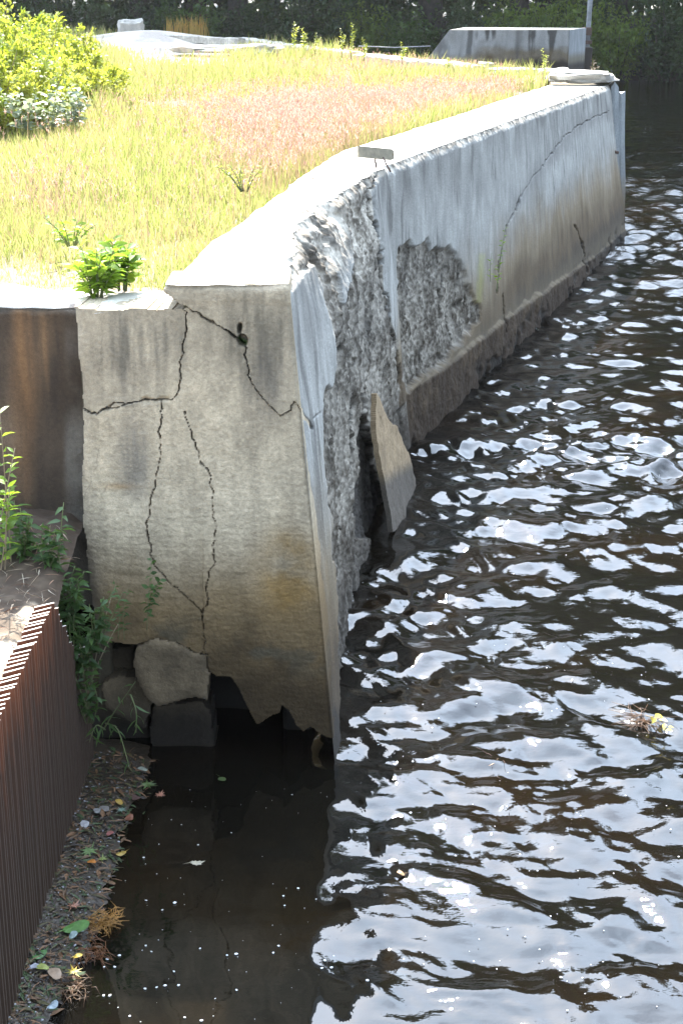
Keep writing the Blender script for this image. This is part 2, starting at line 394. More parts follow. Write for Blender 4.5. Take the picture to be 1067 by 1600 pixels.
    col = np.where((hole * ss(0, .3, fbm(X * 40, Z * 40, 1, 2)))[..., None] > .4, np.array([.05, .08, .02]), col)
    nu, nv = X.shape; F = grid_faces(nu, nv)
    inside = (X < xe + .004 + dx) & (X > -1.2 + .02 * fbm(Z * 3, 1, 2, 4)) & (Z < 2.32 + dx) & (cap | (Z < ledge))
    inside &= ~((U < 262 - (Vv - 428) * .2) & (Vv < 462) & cap)
    def fm(m): return m.reshape(-1)[F].all(1) if False else m.reshape(-1)[F].sum(1) >= 3
    V1 = V1.reshape(-1, 3); col = col.reshape(-1, 3)
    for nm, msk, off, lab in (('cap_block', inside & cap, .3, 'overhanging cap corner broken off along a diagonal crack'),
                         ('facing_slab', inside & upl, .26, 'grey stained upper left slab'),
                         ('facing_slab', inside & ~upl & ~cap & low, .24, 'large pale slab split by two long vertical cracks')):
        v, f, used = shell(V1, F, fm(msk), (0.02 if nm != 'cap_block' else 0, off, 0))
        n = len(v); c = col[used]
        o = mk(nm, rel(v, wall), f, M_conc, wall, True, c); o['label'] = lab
        try: o.data.set_sharp_from_angle(angle=R(50))
        except Exception: pass
build_end()

def plin(y): return -.033 + .1085 * (y - 6.69)
# spalled zones on the water face, outlined on the face
rub1 = [(452,452),(470,350),(500,318),(560,283),(592,250),(603,262),(612,285),(615,330),(620,375),(630,450),(645,540),(655,600),(665,690),(700,800),(620,1180),(535,1180),(532,1010),(525,900),(515,800),(506,700),(504,650),(507,610),(525,592),(527,520),(520,440),(508,412),(490,425)]
island = [(546,350),(560,338),(567,350),(567,400),(560,430),(552,450),(545,478),(543,420)]
strip2 = [(590,300),(597,375),(605,450),(622,540),(628,600),(632,640),(640,600),(625,500),(624,380),(640,300),(640,240),(600,250)]
rub2 = [(624,382),(640,378),(652,385),(667,372),(676,394),(690,388),(706,390),(720,412),(738,455),(748,478),(750,500),(735,522),(715,545),(690,575),(660,592),(640,610),(630,600),(626,520)]
slot = [(583,615),(593,612),(603,690),(612,740),(622,800),(612,840),(590,840),(578,800),(582,700)]
cracks_side = [
 ([(592,330),(597,375),(605,450),(615,510),(622,545),(628,600)], 2.2, 1), ([(570,560),(571,640),(575,760)], 2.4, 1), ([(585,470),(588,600),(583,700)], 2.0, .8),
 ([(545,460),(541,580)], 2., .8), ([(535,640),(534,760)], 1.8, .7), ([(553,700),(556,860)], 1.8, .7),
 ([(811,310),(806,325),(797,345),(790,362),(786,385),(780,410),(776,460)], 2.0, .9), ([(811,312),(830,280),(855,248),(880,215),(905,195),(950,173)], 1.3, .7),
 ([(898,352),(906,370),(912,400),(914,425)], 2.6, 1), ([(463,620),(470,640),(478,655),(486,668)], 3.2, 1), ([(490,652),(500,646)], 2.0, .8),
 ([(785,460),(786,520)], 3.0, 1), ([(600,262),(590,295),(590,330)], 1.0, .5), ([(545,370),(590,360)], .1, .1)]
def side_surface(seg, A, T):
    """A 0..1 along the segment, T 0 (top) .. 1 (water) and a bit below"""
    top = lerp_line(OT, seg, A); bot = lerp_line(OB, seg, A)
    return top + (bot - top) * T[..., None]
def build_side(seg):
    if seg == 0: na, ntt = 330, 400; a = np.linspace(0, 1, na)
    else: na, ntt = 620, 330; a = (np.geomspace(1, 4, na) - 1) / 3
    t = np.concatenate([np.linspace(0, .12, 50)[:-1], np.linspace(.12, 1.08, ntt - 49)])
    A, T = np.meshgrid(a, t, indexing='ij')
    P = side_surface(seg, A, T)
    n = np.cross(OB[seg] - OT[seg], OT[seg + 1] - OT[seg]); n /= np.linalg.norm(n); n = n if n[0] > 0 else -n
    U, V = proj(P); S = P[..., 1] * (1 if seg == 0 else 1.05); Z = P[..., 2]
    # ragged, spiky outlines of the spalls
    Uj = U + 5 * fbm(S * 3, Z * 7, 2.5, 3); Vj = V + 9 * fbm(S * 6, Z * 3, 6.5, 4)
    rough = np.zeros_like(U)
    if seg == 0:
        rough = ((inpoly(Uj, Vj, rub1)) & ~inpoly(U + 1.5 * fbm(S * 1.2, Z * 5, 2, 3), V, strip2)).astype(float)
        isl = inpoly(U, V, island)
    r2 = inpoly(Uj, Vj, rub2)
    if seg == 0: rough = np.where(isl, 0, rough)
    rough = np.where(r2, 1, rough)
    # blur the mask a touch
    for _ in range(1): rough = (rough + np.roll(rough, 1, 1) + np.roll(rough, -1, 1)) / 3
    if seg == 0:
        rough[0, :] = 0
    fib = 1 - np.abs(fbm(S * 5, Z * 1.6, 3.7, 4)); gr = fbm(S * 13, Z * 11, 8, 5); gr2 = fbm(S * 4, Z * 2.6, 18, 4)
    gg = fbm(S * 34, Z * 40, 5, 3)
    y = P[..., 1]
    disp = -.004 * fbm(S * 1.6, Z * 1.6, 1, 3) - .0015 * fbm(S * 12, Z * 12, 2, 3)
    depth = np.full_like(U, .055); soft = rough.copy()
    for _ in range(3):
        kb = 7 if seg == 0 else 2
        cs = np.cumsum(np.pad(soft, ((kb + 1, kb), (0, 0)), mode='edge'), 0); soft = (cs[2 * kb + 1:] - cs[:-2 * kb - 1]) / (2 * kb + 1)
    if seg == 0:
        depth = .035 + .04 * ss(7.4, 8.4, y) * (1 - ss(10.2, 11.2, y)) * (1 - ss(1.0, 2.1, Z)) + .04 * ss(1.0, .2, Z)
        sl = inpoly(Uj, V, slot); depth = np.where(sl, .15, depth)
    else:
        depth = .05 + .03 * ss(560, 480, V) * 0
    frac = ss(.90, .985, 1 - np.abs(fbm(S * 3.2 + .3 * gr2, Z * .8, 71, 4)))
    rd = (depth + .035 * (fib - .6) + .011 * gr + .014 * gr2 + .010 * gg + .03 * frac) * (.35 + .65 * ss(2.32, 2.15, Z))
    disp = disp - (np.where(y > 9.3, soft, np.minimum(rough, soft * 1.3)) if seg == 0 else soft) * rd
    # eaten-away top corner
    if seg == 0:
        eat = np.interp(y, [6.8, 7.3, 8.0, 8.4, 9.4, 10.4, 10.9, 11.3], [0, .015, .09, .18, .17, .08, .03, .015])
        e = eat * np.clip((Z + .06 * gr2 - 1.72) / .60, 0, 1.05) ** 1.4
        disp -= e * (1 + .10 * gr2)
        disp -= ss(1.5, 2.2, Z) * ss(.04, .15, eat) * .018 * gr * ss(2.32, 2.2, Z)
        rough = np.maximum(rough, ss(.03, .08, e + .02 * gr))
    # worn arris along the rest of the top
    wa = ss(.075 + .02 * gr, -.01, T * 2.3)
    disp -= wa * (.04 + .006 * gr2 + .010 * gg + .008 * gr)
    rough = np.maximum(rough, .8 * ss(.15, .5, wa))
    Uc = U + 2.2 * fbm(S * 9, Z * 14, 4, 3); Vc = V + 2.2 * fbm(S * 9, Z * 14, 24, 3)
    crack = np.zeros_like(U)
    for line, wd, k in cracks_side:
        w_ = .7 * wd * (.8 + .6 * fbm(S * 5, Z * 7, 7.7, 2)); crack = np.maximum(crack, k * (1 - ss(w_ * .4, w_ * 1.2, pdist(Uc, Vc, line))))
    disp -= .035 * crack
    # footing ledge that stands proud below the old water line
    if seg == 1:
        led_line = np.interp(U, [620, 660, 740, 800, 870, 930, 985], [628, 598, 535, 488, 440, 400, 352])
        led = ss(-3, 3, V + 5 * gr2 + .8 * gr - led_line); lf = ss(655, 700, U)
        disp += .035 * led * lf * (1 - ss(850, 960, U) * .6) + led * (.007 * gr + .004 * gg + .02 * gr2)
        brk = ss(.1, .5, fbm(S * 3.1, Z * 4, 41, 4)) * ss(.30, .10, Z)
        disp -= brk * (.03 + .02 * gr)
    else: led = np.zeros_like(U); brk = led
    disp *= (ss(0, .012, A) * ss(1.0, .95, A)) if seg == 0 else ss(0, .01, A)
    Pd = P + n * disp[..., None]
    # ---- colour: pale film, streaks, tide stains, exposed aggregate
    st = fbm(S * 7 + .5 * fbm(S * 2, Z * 3, 3, 2), Z * 1.1, 2, 5); st2 = fbm(S * 22, Z * 2.6, 12, 4) * np.clip(.6 + fbm(S * 2, Z * 1.5, 51, 3), 0, 1.3); mt = fbm(S * 1.5, Z * 2, 31, 4)
    c = np.array([.335, .325, .295]) * (1 + .20 * st + .12 * st2 + .12 * mt + .12 * fbm(S * 5, Z * 6, 61, 5))[..., None]
    def mixc(c, m, to): return c * (1 - m[..., None]) + np.asarray(to) * m[..., None]
    topg = ss(1.5, 2.3, Z) * np.clip(.35 + .9 * st + .5 * mt, 0, 1)
    c = mixc(c, topg * .8, (.10, .093, .083))
    c = mixc(c, np.clip(ss(.25, .8, st2 + st * .6) * .8, 0, .7), (.10, .093, .083))
    wl = Z + .16 * mt + .10 * st
    c = mixc(c, ss(1.5, .8, wl) * .85, (.20, .145, .08)); c = mixc(c, ss(.95, .5, wl) * .8, (.085, .056, .030))
    c = mixc(c, ss(.55, .35, wl - .1 * mt) * (.85 if seg else .5), (.05, .039, .028)); c = mixc(c, ss(.22, .08, wl) * .85, (.03, .026, .022))
    if seg == 1:
        c = mixc(c, led * .9 * ss(995, 900, U), (.040, .024, .012)); c = mixc(c, led * np.clip(.1 + .7 * gr2 + .5 * gr, 0, .6) * ss(.1, .35, Z), (.11, .075, .042))
        c = mixc(c, .5 * np.exp(-((led_line - V) / 26.)**2) * (V < led_line), (.16, .125, .08))
        lip = np.exp(-((V + 3 * gr2 - led_line + 1) / 4.0)**2) * ss(610, 700, U) * ss(905, 860, U); c = mixc(c, lip * .4, (.17, .135, .09))
        c = mixc(c, ss(18, 0, pdist(Uc, Vc, [(811,312),(855,248),(905,195),(950,173)])) * .35, (.14, .13, .12))
        c = mixc(c, ss(9, 0, pdist(Uc, Vc, [(752,400),(748,470)])) * .35, (.35, .36, .10))
    ag = np.clip(.5 + .55 * gr + .45 * gg + .3 * gr2, 0, 1)
    agc = np.array([.055, .043, .030]) * (1 - ag[..., None]) + np.array([.38, .34, .28]) * ag[..., None]
    agc = agc * (1 - .6 * frac)[..., None]; agc = agc * (1 + .5 * ss(1.6, 2.0, Z))[..., None]; agc = mixc(agc, ss(.8, .1, Z) * .75, (.06, .048, .037))  # upper rubble coloured brighter to look sunlit; darker toward the water
    c = mixc(c, np.clip(rough, 0, 1) * .92, agc)
    c = c * (1 - .8 * crack[..., None]); c = mixc(c, brk * .7, (.02, .018, .015))
    if seg == 0:
        c = mixc(c, inpoly(Uj, V, slot).astype(float) * .8, (.035, .03, .025))
    F = grid_faces(*U.shape)
    o = mk('water_face', rel(Pd, wall), F, M_conc, wall, True, c.reshape(-1, 3))
    o['label'] = 'broken near face with deep spalls down to bare aggregate' if seg == 0 else 'long blue grey streaked face with a brown tide line'
    return Pd[:, 0, :], rough[:, 0]
edge0, r0 = build_side(0); edge1, r1 = build_side(1)

def build_top():
    E = np.concatenate([edge0, edge1[1:]]); n = len(E)
    yy = E[:, 1]
    inner = np.stack([np.interp(yy, IT[:, 1], IT[:, 0]), yy, np.interp(yy, IT[:, 1], IT[:, 2])], -1)
    inner[:, 0] += .02 * fbm(yy * 3, 0, 0, 3)
    m = 46; q = np.linspace(0, 1, m) ** .8
    P = E[:, None] * q[None, :, None] + inner[:, None] * (1 - q[None, :, None])
    X, Y = P[..., 0], P[..., 1]
    b = np.sin(np.pi * q)[None] 
    P[..., 2] += (.010 * fbm(X * 2, Y * 2, 0, 3) + .003 * fbm(X * 18, Y * 18, 1, 3)) * np.minimum(1, b * 3)
    # spalls creeping in from the worn edge
    r = ss(.80, 1.0, q[None] + .25 * fbm(X * 6, Y * 3, 4, 4)) 
    P[..., 2] -= r * (.012 + .012 * fbm(X * 16, Y * 16, 3, 3)) * np.minimum(1, (1 - q[None]) * 12)
    c = np.array([.60, .57, .51]) * (1 + .08 * fbm(X * 4, Y * 4, 0, 4) + .06 * fbm(X * 20, Y * 20, 3, 3))[..., None]
    mm = (r * np.clip(.4 + .6 * fbm(X * 18, Y * 18, 6, 3), 0, 1))[..., None]
    c = c * (1 - mm) + np.array([.2, .18, .16]) * mm
    o = mk('wall_top', rel(P, wall), grid_faces(n, m), M_conc, wall, True, c.reshape(-1, 3)); o['label'] = 'pale flat top of the wall'
    if o.data.polygons[100].normal.z < 0: o.data.flip_normals()
build_top()
# core behind the facing, painted near-black as shade in the hollow
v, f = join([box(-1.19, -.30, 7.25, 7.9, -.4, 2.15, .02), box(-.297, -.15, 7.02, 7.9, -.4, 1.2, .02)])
mk('core', rel(v, wall), f, concrete('hollow_shade_core', False, (.012, .010, .008)), wall, False)
# pilaster at the far end: two upright slabs with broken tops
for (x0, x1, y0, y1, z1, dz) in ((3.87, 3.975, 22.85, 23.25, 2.16, .06), (3.99, 4.09, 22.95, 23.3, 2.10, -.05)):
    g = np.linspace(0, 1, 14); V = []; nz = 40
    ring = [(x0, y0), ((x0 + x1) / 2, y0 - .01), (x1, y0), (x1, y1), (x0, y1)]
    zz = np.linspace(-.3, 1, nz)
    V = [[(x + .012 * fbm(z * 3, k, x, 3) + (.0 + .12 * (1 - z)), y + .012 * float(fbm(z * 3, k, 4, 3)), (z * z1 if z < 1 else z1 + dz * (k % 2) + .03 * math.sin(k * 3))) for k, (x, y) in enumerate(ring)] for z in zz]
    V = np.array(V, float).reshape(-1, 3); F = []
    for i in range(nz - 1):
        for k in range(5): F.append((i * 5 + k, i * 5 + (k + 1) % 5, (i + 1) * 5 + (k + 1) % 5, (i + 1) * 5 + k))
    F.append(tuple((nz - 1) * 5 + k for k in range(5)))
    zc = V[:, 2]; c = np.array([.31, .325, .325]) * np.ones((len(V), 1)); k = ss(1.0, .5, zc + .2 * fbm(V[:, 0] * 9, V[:, 1] * 3, zc * 3, 3))[:, None]
    c = c * (1 - k) + np.array([.2, .16, .11]) * k; k = ss(.5, .2, zc)[:, None]; c = c * (1 - k) + np.array([.05, .04, .03]) * k
    mk('end_pilaster', rel(V, wall), F, M_conc, wall, False, c)
v, f = join([box(3.80, 4.06, 23.02, 23.6, -.3, 2.05, .02)]); mk('end_wall', rel(v, wall), f, M_chunk, wall, False)
v, f = join([tube([(3.93, 22.84, 1.28), (3.95, 22.7, 1.26), (4.0, 22.68, 1.25)], .022, 8), tube([(3.91, 22.82, 1.0), (3.89, 22.78, 1.4), (3.87, 22.78, 1.75)], .012, 6)])
M_iron = plain('rusty_iron', (.09, .055, .04), .8, ns=40)
mk('anchor_bolt', rel(v, wall), f, M_iron, wall)

# --- broken pieces lying against it
def outline_slab(name, pts, yf, thick, mtl, label, cat, group=None, res=.008, amp=.006, cfun=None, lean=0.0, xtilt=0.0, jit=5.0):
    """thick broken slab whose front follows an outline, built as solid piece at distance yf"""
    W = np.array([PY(u, v, yf) for u, v in pts]); x0, x1 = W[:, 0].min() - .01, W[:, 0].max() + .01; z0, z1 = W[:, 2].min() - .01, W[:, 2].max() + .01
    xs = np.arange(x0, x1, res); zs = np.arange(z0, z1, res); X, Z = np.meshgrid(xs, zs, indexing='ij')
    Y = yf + 0 * X; U, V = proj(np.stack([X, Y, Z], -1))
    ok = inpoly(U + jit * fbm(X * 12, Z * 12, 1 + yf, 3), V + jit * fbm(X * 12, Z * 12, 11, 3), pts)
    inner = ok.astype(float)
    for _ in range(3):
        for ax in (0, 1): inner = (inner + np.roll(inner, 1, ax) + np.roll(inner, -1, ax)) / 3
    Y = Y - amp * fbm(X * 5, Z * 5, yf, 4) - .002 * fbm(X * 40, Z * 40, 3, 2) + .008 * (1 - ss(.6, 1, inner)) + .012 * np.abs(fbm(X * 4, Z * 4, yf + 5, 2)) + lean * (Z - z0) + xtilt * (X - x0)
    V3 = np.stack([X, Y, Z], -1).reshape(-1, 3); F = grid_faces(*X.shape)
    v, f, used = shell(V3, F, ok.reshape(-1)[F].all(1), (0, thick, 0))
    base = (float(v[:, 0].mean()), float(v[:, 1].mean()), float(v[:, 2].min()))
    col = cfun(X, Z, U, V).reshape(-1, 3)[used] if cfun else None
    o = mk(name, v - np.array(base), f, mtl, None, True, col); o.location = base
    try: o.data.set_sharp_from_angle(angle=R(45))
    except Exception: pass
    tag(o, label, cat, group); return o
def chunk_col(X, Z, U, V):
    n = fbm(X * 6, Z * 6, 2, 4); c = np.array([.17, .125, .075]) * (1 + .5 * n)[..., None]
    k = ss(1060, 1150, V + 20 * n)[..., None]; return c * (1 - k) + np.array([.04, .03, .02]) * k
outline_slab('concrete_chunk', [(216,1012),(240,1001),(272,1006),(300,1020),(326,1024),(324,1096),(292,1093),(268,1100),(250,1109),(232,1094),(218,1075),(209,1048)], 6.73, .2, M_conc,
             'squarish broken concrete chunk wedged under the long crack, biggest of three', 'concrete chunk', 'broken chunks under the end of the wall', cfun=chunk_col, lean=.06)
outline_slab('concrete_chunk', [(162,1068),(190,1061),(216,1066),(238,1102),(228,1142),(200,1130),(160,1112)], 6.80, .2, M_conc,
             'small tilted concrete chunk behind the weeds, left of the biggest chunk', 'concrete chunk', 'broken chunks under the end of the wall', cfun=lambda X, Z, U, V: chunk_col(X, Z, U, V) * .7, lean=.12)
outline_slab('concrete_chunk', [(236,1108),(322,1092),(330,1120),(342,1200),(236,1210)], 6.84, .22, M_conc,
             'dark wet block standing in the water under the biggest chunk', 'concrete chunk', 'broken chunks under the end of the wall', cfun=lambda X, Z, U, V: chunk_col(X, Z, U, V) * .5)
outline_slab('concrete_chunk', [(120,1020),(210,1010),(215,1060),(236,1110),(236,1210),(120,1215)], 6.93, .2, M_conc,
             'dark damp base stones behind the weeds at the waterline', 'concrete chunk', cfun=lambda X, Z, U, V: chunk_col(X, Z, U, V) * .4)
# leaning slab on the water side
def leaning():
    px = [(587,612),(596,628),(608,655),(622,675),(634,700),(644,725),(651,758),(647,790),(632,815),(616,832),(607,790),(600,745),(592,700),(588,660)]
    A = np.array([.385, 10.02, 0]); B = np.array([.575, 11.05, 0]); d = (B - A) / np.linalg.norm(B - A); up = np.array([-.10, .05, 1.]); n = np.cross(d, up); n /= np.linalg.norm(n)
    S, T = np.meshgrid(np.arange(-.5, 1.6, .007), np.arange(-.25, 1.25, .006), indexing='ij')
    P = A + S[..., None] * d + T[..., None] * up; U, V = proj(P)
    ok = inpoly(U + 1.5 * fbm(S * 6, T * 6, 3, 3), V + 1.5 * fbm(S * 6, T * 6, 8, 3), px)
    P = P + n * (.010 * fbm(S * 3, T * 3, 1, 4) + .004 * fbm(S * 16, T * 16, 7, 3))[..., None]
    c = np.array([.31, .225, .135]) * (1 + .15 * fbm(S * 4, T * 4, 1, 4))[..., None]; k = ss(735, 765, V + .6 * (U - 600))[..., None] * .85
    c = c * (1 - k) + np.array([.09, .08, .07]) * k
    F = grid_faces(*S.shape); v, f, used = shell(P.reshape(-1, 3), F, ok.reshape(-1)[F].all(1), tuple(-n * .035 * (1 if n[0] > 0 else -1)))
    base = (.45, 10.4, 0.0)
    o = mk('broken_slab', v - np.array(base), f, M_conc, None, False, c.reshape(-1, 3)[used]); o.location = base
    tag(o, 'pointed beige slab of facing leaning in the water against the broken wall', 'concrete slab')
leaning()

# =================================================================== LOW WALL AT LEFT
low = thing('retaining_wall', 'lower dark rust stained concrete wall at the left behind the weeds', 'wall', (-1.9, 7.0, .8))
xs = np.arange(-2.9, -1.08, .008); zs = np.arange(.7, 2.20, .008); X, Z = np.meshgrid(xs, zs, indexing='ij')
topz = 2.185 + .008 * fbm(X * 8, 0, 0, 3)
Zc = .7 + (Z - .7) * (topz - .7) / (zs[-1] - .7)
Yc = 6.99 - .006 * fbm(X * 4, Zc * 4, 0, 4) + .03 * ss(.04, 0, topz - Zc)
U, V = proj(np.stack([X, Yc, Zc], -1)); f1 = fbm(X * 16, Zc * 1.2, 2, 4); n2 = fbm(X * 5, Zc * 4, 7, 4)
c = np.array([.07, .05, .034]) * (1 + .3 * n2 + .25 * f1)[..., None]
def mx(c, m, to): m = np.clip(m, 0, 1)[..., None]; return c * (1 - m) + np.array(to) * m
c = mx(c, gau(U, V, 38, 600, 16, 150) * (.9 + .6 * f1), (.25, .13, .055)); c = mx(c, gau(U, V, 70, 540, 30, 80) * (.5 + .9 * f1), (.23, .13, .06))
c = mx(c, gau(U, V, 10, 680, 25, 60) * .5, (.2, .14, .09)); c = mx(c, ss(.03, 0, topz - Zc) * .8, (.35, .3, .24))
c = mx(c, ss(96, 108, U) * .5 * (.5 + n2), (.2, .18, .15))
mk('wall_face', rel(np.stack([X, Yc, Zc], -1), low), grid_faces(*X.shape)[:, ::-1], M_conc, low, True, c.reshape(-1, 3))
xs = np.arange(-2.9, -.76, .015); ys = np.arange(0, 1.0001, .03); X, Q = np.meshgrid(xs, ys, indexing='ij')
yfront = np.where(X < -1.13, 7.00, 6.86 - .06 * (X + 1.0))
yfront = 7.0 + (6.855 - 7.0) * ss(-1.16, -1.12, X)
Y = yfront + Q * (7.42 - yfront + .04 * fbm(X * 4, 0, 3, 3)); Z = 2.192 + .01 * fbm(X * 6, Y * 6, 0, 3) + .03 * ss(.5, 1, Q) * fbm(X * 3, Y * 3, 3, 3) - .014 * (Q < .01)
c = np.array([.5, .46, .40]) * (1 + .12 * fbm(X * 9, Y * 9, 0, 3))[..., None]; c = mx(c, ss(.1, .5, fbm(X * 4, Y * 5, 5, 4)) * ss(-1.4, -1.2, X), (.30, .21, .16)); c = mx(c, ss(.6, .9, Q), (.22, .17, .12))
o = mk('wall_top', rel(np.stack([X, Y, Z], -1), low), grid_faces(*X.shape), M_conc, low, True, c.reshape(-1, 3))
v, f = box(-1.20, -1.125, 6.9, 7.2, .2, 2.17, .01); mk('joint', rel(v, low), f, M_chunk, low, False)

# =================================================================== FIELD, BANKS
def curb_y(x): return np.interp(x, [-14, -6.4, -4.5, -1.7, 0.2, 2.6, 3.4, 5], [50, 46, 44, 38.5, 33.5, 27.6, 25.5, 23.4])
M_soil = attrmat('field_soil', .95, 20, 0, .5)
xs = np.concatenate([np.linspace(-60, -10, 30)[:-1], np.linspace(-10, 3.85, 260)]); q = np.linspace(0, 1, 300) ** 1.3
X, Q = np.meshgrid(xs, q, indexing='ij')
ystart = np.where(X < -.79, 7.38, np.interp(X, IT[:, 0], IT[:, 1]) - .02)
ystart = np.where(X > 3.0, 22.8, ystart)
yend = curb_y(np.clip(X, -14, 5)) + 1.6; yend = np.where(X < -14, 50 + 1.6, yend)
Y = ystart + Q * (np.maximum(yend, ystart + .3) - ystart)
n = fbm(X * .5, Y * .5, 0, 4); Z = 2.17 - .003 * np.clip(Y - 8, 0, 30) + .05 * n * ss(0, .1, Q)
edge = curb_y(np.clip(X, -14, 5))
Z = Z - ss(.15, 1.6, Y - edge) * 2.6
Uf, Vf = proj(np.stack([X, Y, Z], -1)); sand = np.clip(ss(0, 1, (Y - 33) / 5 + .6 * n) + 1.3 * gau(Uf, Vf, 290, 90, 130, 26), 0, 1)
hump = np.exp(-((X + 5.2) / 1.8)**2 - ((Y - 42) / 3.0)**2) * .30; Z = Z + hump
c = np.array([.16, .12, .07]) * (1 + .3 * fbm(X * 3, Y * 3, 1, 3))[..., None]; c = mx(c, sand, (.46, .40, .33)); c = mx(c, ss(.1, .6, fbm(X * 1.5, Y * 1.0, 9, 4)) * sand * .6, (.27, .22, .19))
o = mk('field_ground', np.stack([X, Y, Z], -1), grid_faces(*X.shape)[:, ::-1], M_soil, None, True, c.reshape(-1, 3)); tag(o, kind='structure')
if o.data.polygons[500].normal.z < 0: o.data.flip_normals()
# ground behind the rack
xs = np.linspace(-3.2, -1.235, 150); ys = np.linspace(2.8, 7.02, 300); X, Y = np.meshgrid(xs, ys, indexing='ij')
Z = 1.075 + .03 * fbm(X * 3, Y * 3, 1, 4) + .010 * fbm(X * 18, Y * 18, 2, 4) + .12 * ss(6.0, 6.9, Y) - .05 * ss(-1.32, -1.24, X)
c = np.array([.56, .45, .32]) * (1 + .15 * fbm(X * 8, Y * 8, 1, 4))[..., None]; c = mx(c, ss(5.65, 6.05, Y + .25 * fbm(X * 4, Y * 4, 5, 3)), (.065, .042, .026)); c = mx(c, ss(.15, .5, fbm(X * 14, Y * 14, 6, 3)) * .6, (.10, .07, .045))  # darker brown toward the wall also paints in the wall's shadow
o = mk('dirt_ground', np.stack([X, Y, Z], -1), grid_faces(*X.shape), M_soil, None, True, c.reshape(-1, 3)); tag(o, kind='structure')
if o.data.polygons[500].normal.z < 0: o.data.flip_normals()
n = 900; Xd = rng.uniform(-2.0, -1.27, n); Yd = rng.uniform(4.6, 6.8, n); Pd_ = np.stack([Xd, Yd, 1.09 + .03 * fbm(Xd * 3, Yd * 3, 1, 4) + .12 * ss(6.0, 6.9, Yd)], -1)
v, f = leaves(Pd_, rng.normal(size=(n, 3)) * [1, 1, .25], .04 + .08 * rng.random(n), .003 + .006 * rng.random(n) ** 3, .1)
pal = np.array([(.30, .22, .15), (.16, .10, .06), (.22, .12, .07), (.40, .33, .24)]); o = mk('dry_litter', v, f, attrmat('straw', .8, 40, 0, 0), None, False, np.repeat(pal[rng.integers(0, 4, n)], 7, 0)); tag(o, 'dry reddish straw scattered on the dirt behind the rack', 'litter', kind='stuff')
# far shore and land to the horizon
M_bank = plain('bank_soil', (.035, .030, .02), .95, ns=2, var=.4)
xs = np.concatenate([-np.geomspace(900, 60, 12), np.linspace(-55, 55, 160), np.geomspace(60, 900, 12)])
sy = np.concatenate([np.linspace(-2, 12, 40), np.geomspace(13, 900, 25)])
X, S = np.meshgrid(xs, sy, indexing='ij'); shore = 60 + 2.0 * fbm(X * .08, 0, 3, 3) + np.clip(np.abs(X) - 20, 0, 400) * -.25
Y = shore + S; Z = np.where(S < 12, -.4 + .13 * (S + 2) + .25 * fbm(X * .5, Y * .5, 1, 3) * ss(-2, 3, S), 1.6 + .02 * (S - 12))
o = mk('ground', np.stack([X, Y, Z], -1), grid_faces(*X.shape), M_bank); tag(o, kind='structure')
if o.data.polygons[500].normal.z < 0: o.data.flip_normals()

# =================================================================== GRASS
def blades(P, h, wd, lean=.25):
    n = len(P); th = rng.random(n) * 2 * np.pi; ld = rng.normal(size=(n, 2)) * lean
    Wv = np.stack([np.cos(th), np.sin(th) * .4, 0 * th], -1) * wd[:, None]
    tip = P + np.stack([ld[:, 0] * h, ld[:, 1] * h, h], -1); mid = P + np.stack([ld[:, 0] * h * .3, ld[:, 1] * h * .3, h * .55], -1)
    V = np.stack([P - Wv, P + Wv, mid + Wv * .8, tip, mid - Wv * .8], 1).reshape(-1, 3); b = np.arange(n)[:, None] * 5
    return V, [np.concatenate([b + np.array([[0, 1, 2, 4]])]), b + np.array([[4, 2, 3]])]
def zfield(x, y): return 2.17 - .003 * np.clip(y - 8, 0, 30) + .05 * fbm(x * .5, y * .5, 0, 4)
def scatter(n, pw=2.0, ymin=7.35, ymax=46):
    u = rng.random(n); y = ymin * (ymax / ymin) ** (u ** (1 / 1.0)); x = (-.27 + .52 * rng.random(n)) * y * 1.02
    inner = np.where(y < 12.4, np.interp(y, IT[:, 1], IT[:, 0]), np.interp(y, IT[:, 1], IT[:, 0])) - .03 - .03 * rng.random(n)
    k = (x < inner) & (y < curb_y(np.clip(x, -14, 5)) - .3)
    return x[k], y[k]
x, y = scatter(150000); bare = fbm(x * .9, y * .6, 3, 3)
Ug, Vg = proj(np.stack([x, y, zfield(x, y)], -1)); s_ = .5 * ss(0, 1, (y - 33) / 6 + .5 * fbm(x * .5, y * .5, 0, 4)) + 1.1 * gau(Ug, Vg + 8 * fbm(x * .8, y * .5, 2, 3), 290, 88, 125, 24)
k = (s_ < .55 + .3 * rng.random(len(x))) & (bare > -.75); x, y = x[k], y[k]
Pp = np.stack([x, y, zfield(x, y) - .01], -1); patch = fbm(x * .55, y * .4, 21, 3)
h = (.10 + .12 * rng.random(len(x))) * (1 + .9 * patch) * (.7 + .6 * ss(7.4, 10, y)); wd = (.0022 + .00022 * y)
V, F = blades(Pp, h, wd); g = rng.random(len(x)); pk = np.clip(.5 + patch * .9, 0, 1)
c = np.array([.19, .235, .045])[None] * (1 - g[:, None]) + np.array([.38, .36, .13])[None] * g[:, None]
dry = (rng.random(len(x)) < .10 + .25 * (fbm(x * 1.2, y * .8, 5, 3) > .1)); c[dry] = np.array([.34, .26, .13]) * (.8 + .4 * rng.random((dry.sum(), 1)))
M_grass = attrmat('grass_blades', .6, 8, .55, 0)
o = mk('grass', V, F, M_grass, None, True, np.repeat(c, 5, 0)); tag(o, 'sunlit yellow green meadow grass filling the ground behind the wall', 'grass', kind='stuff')
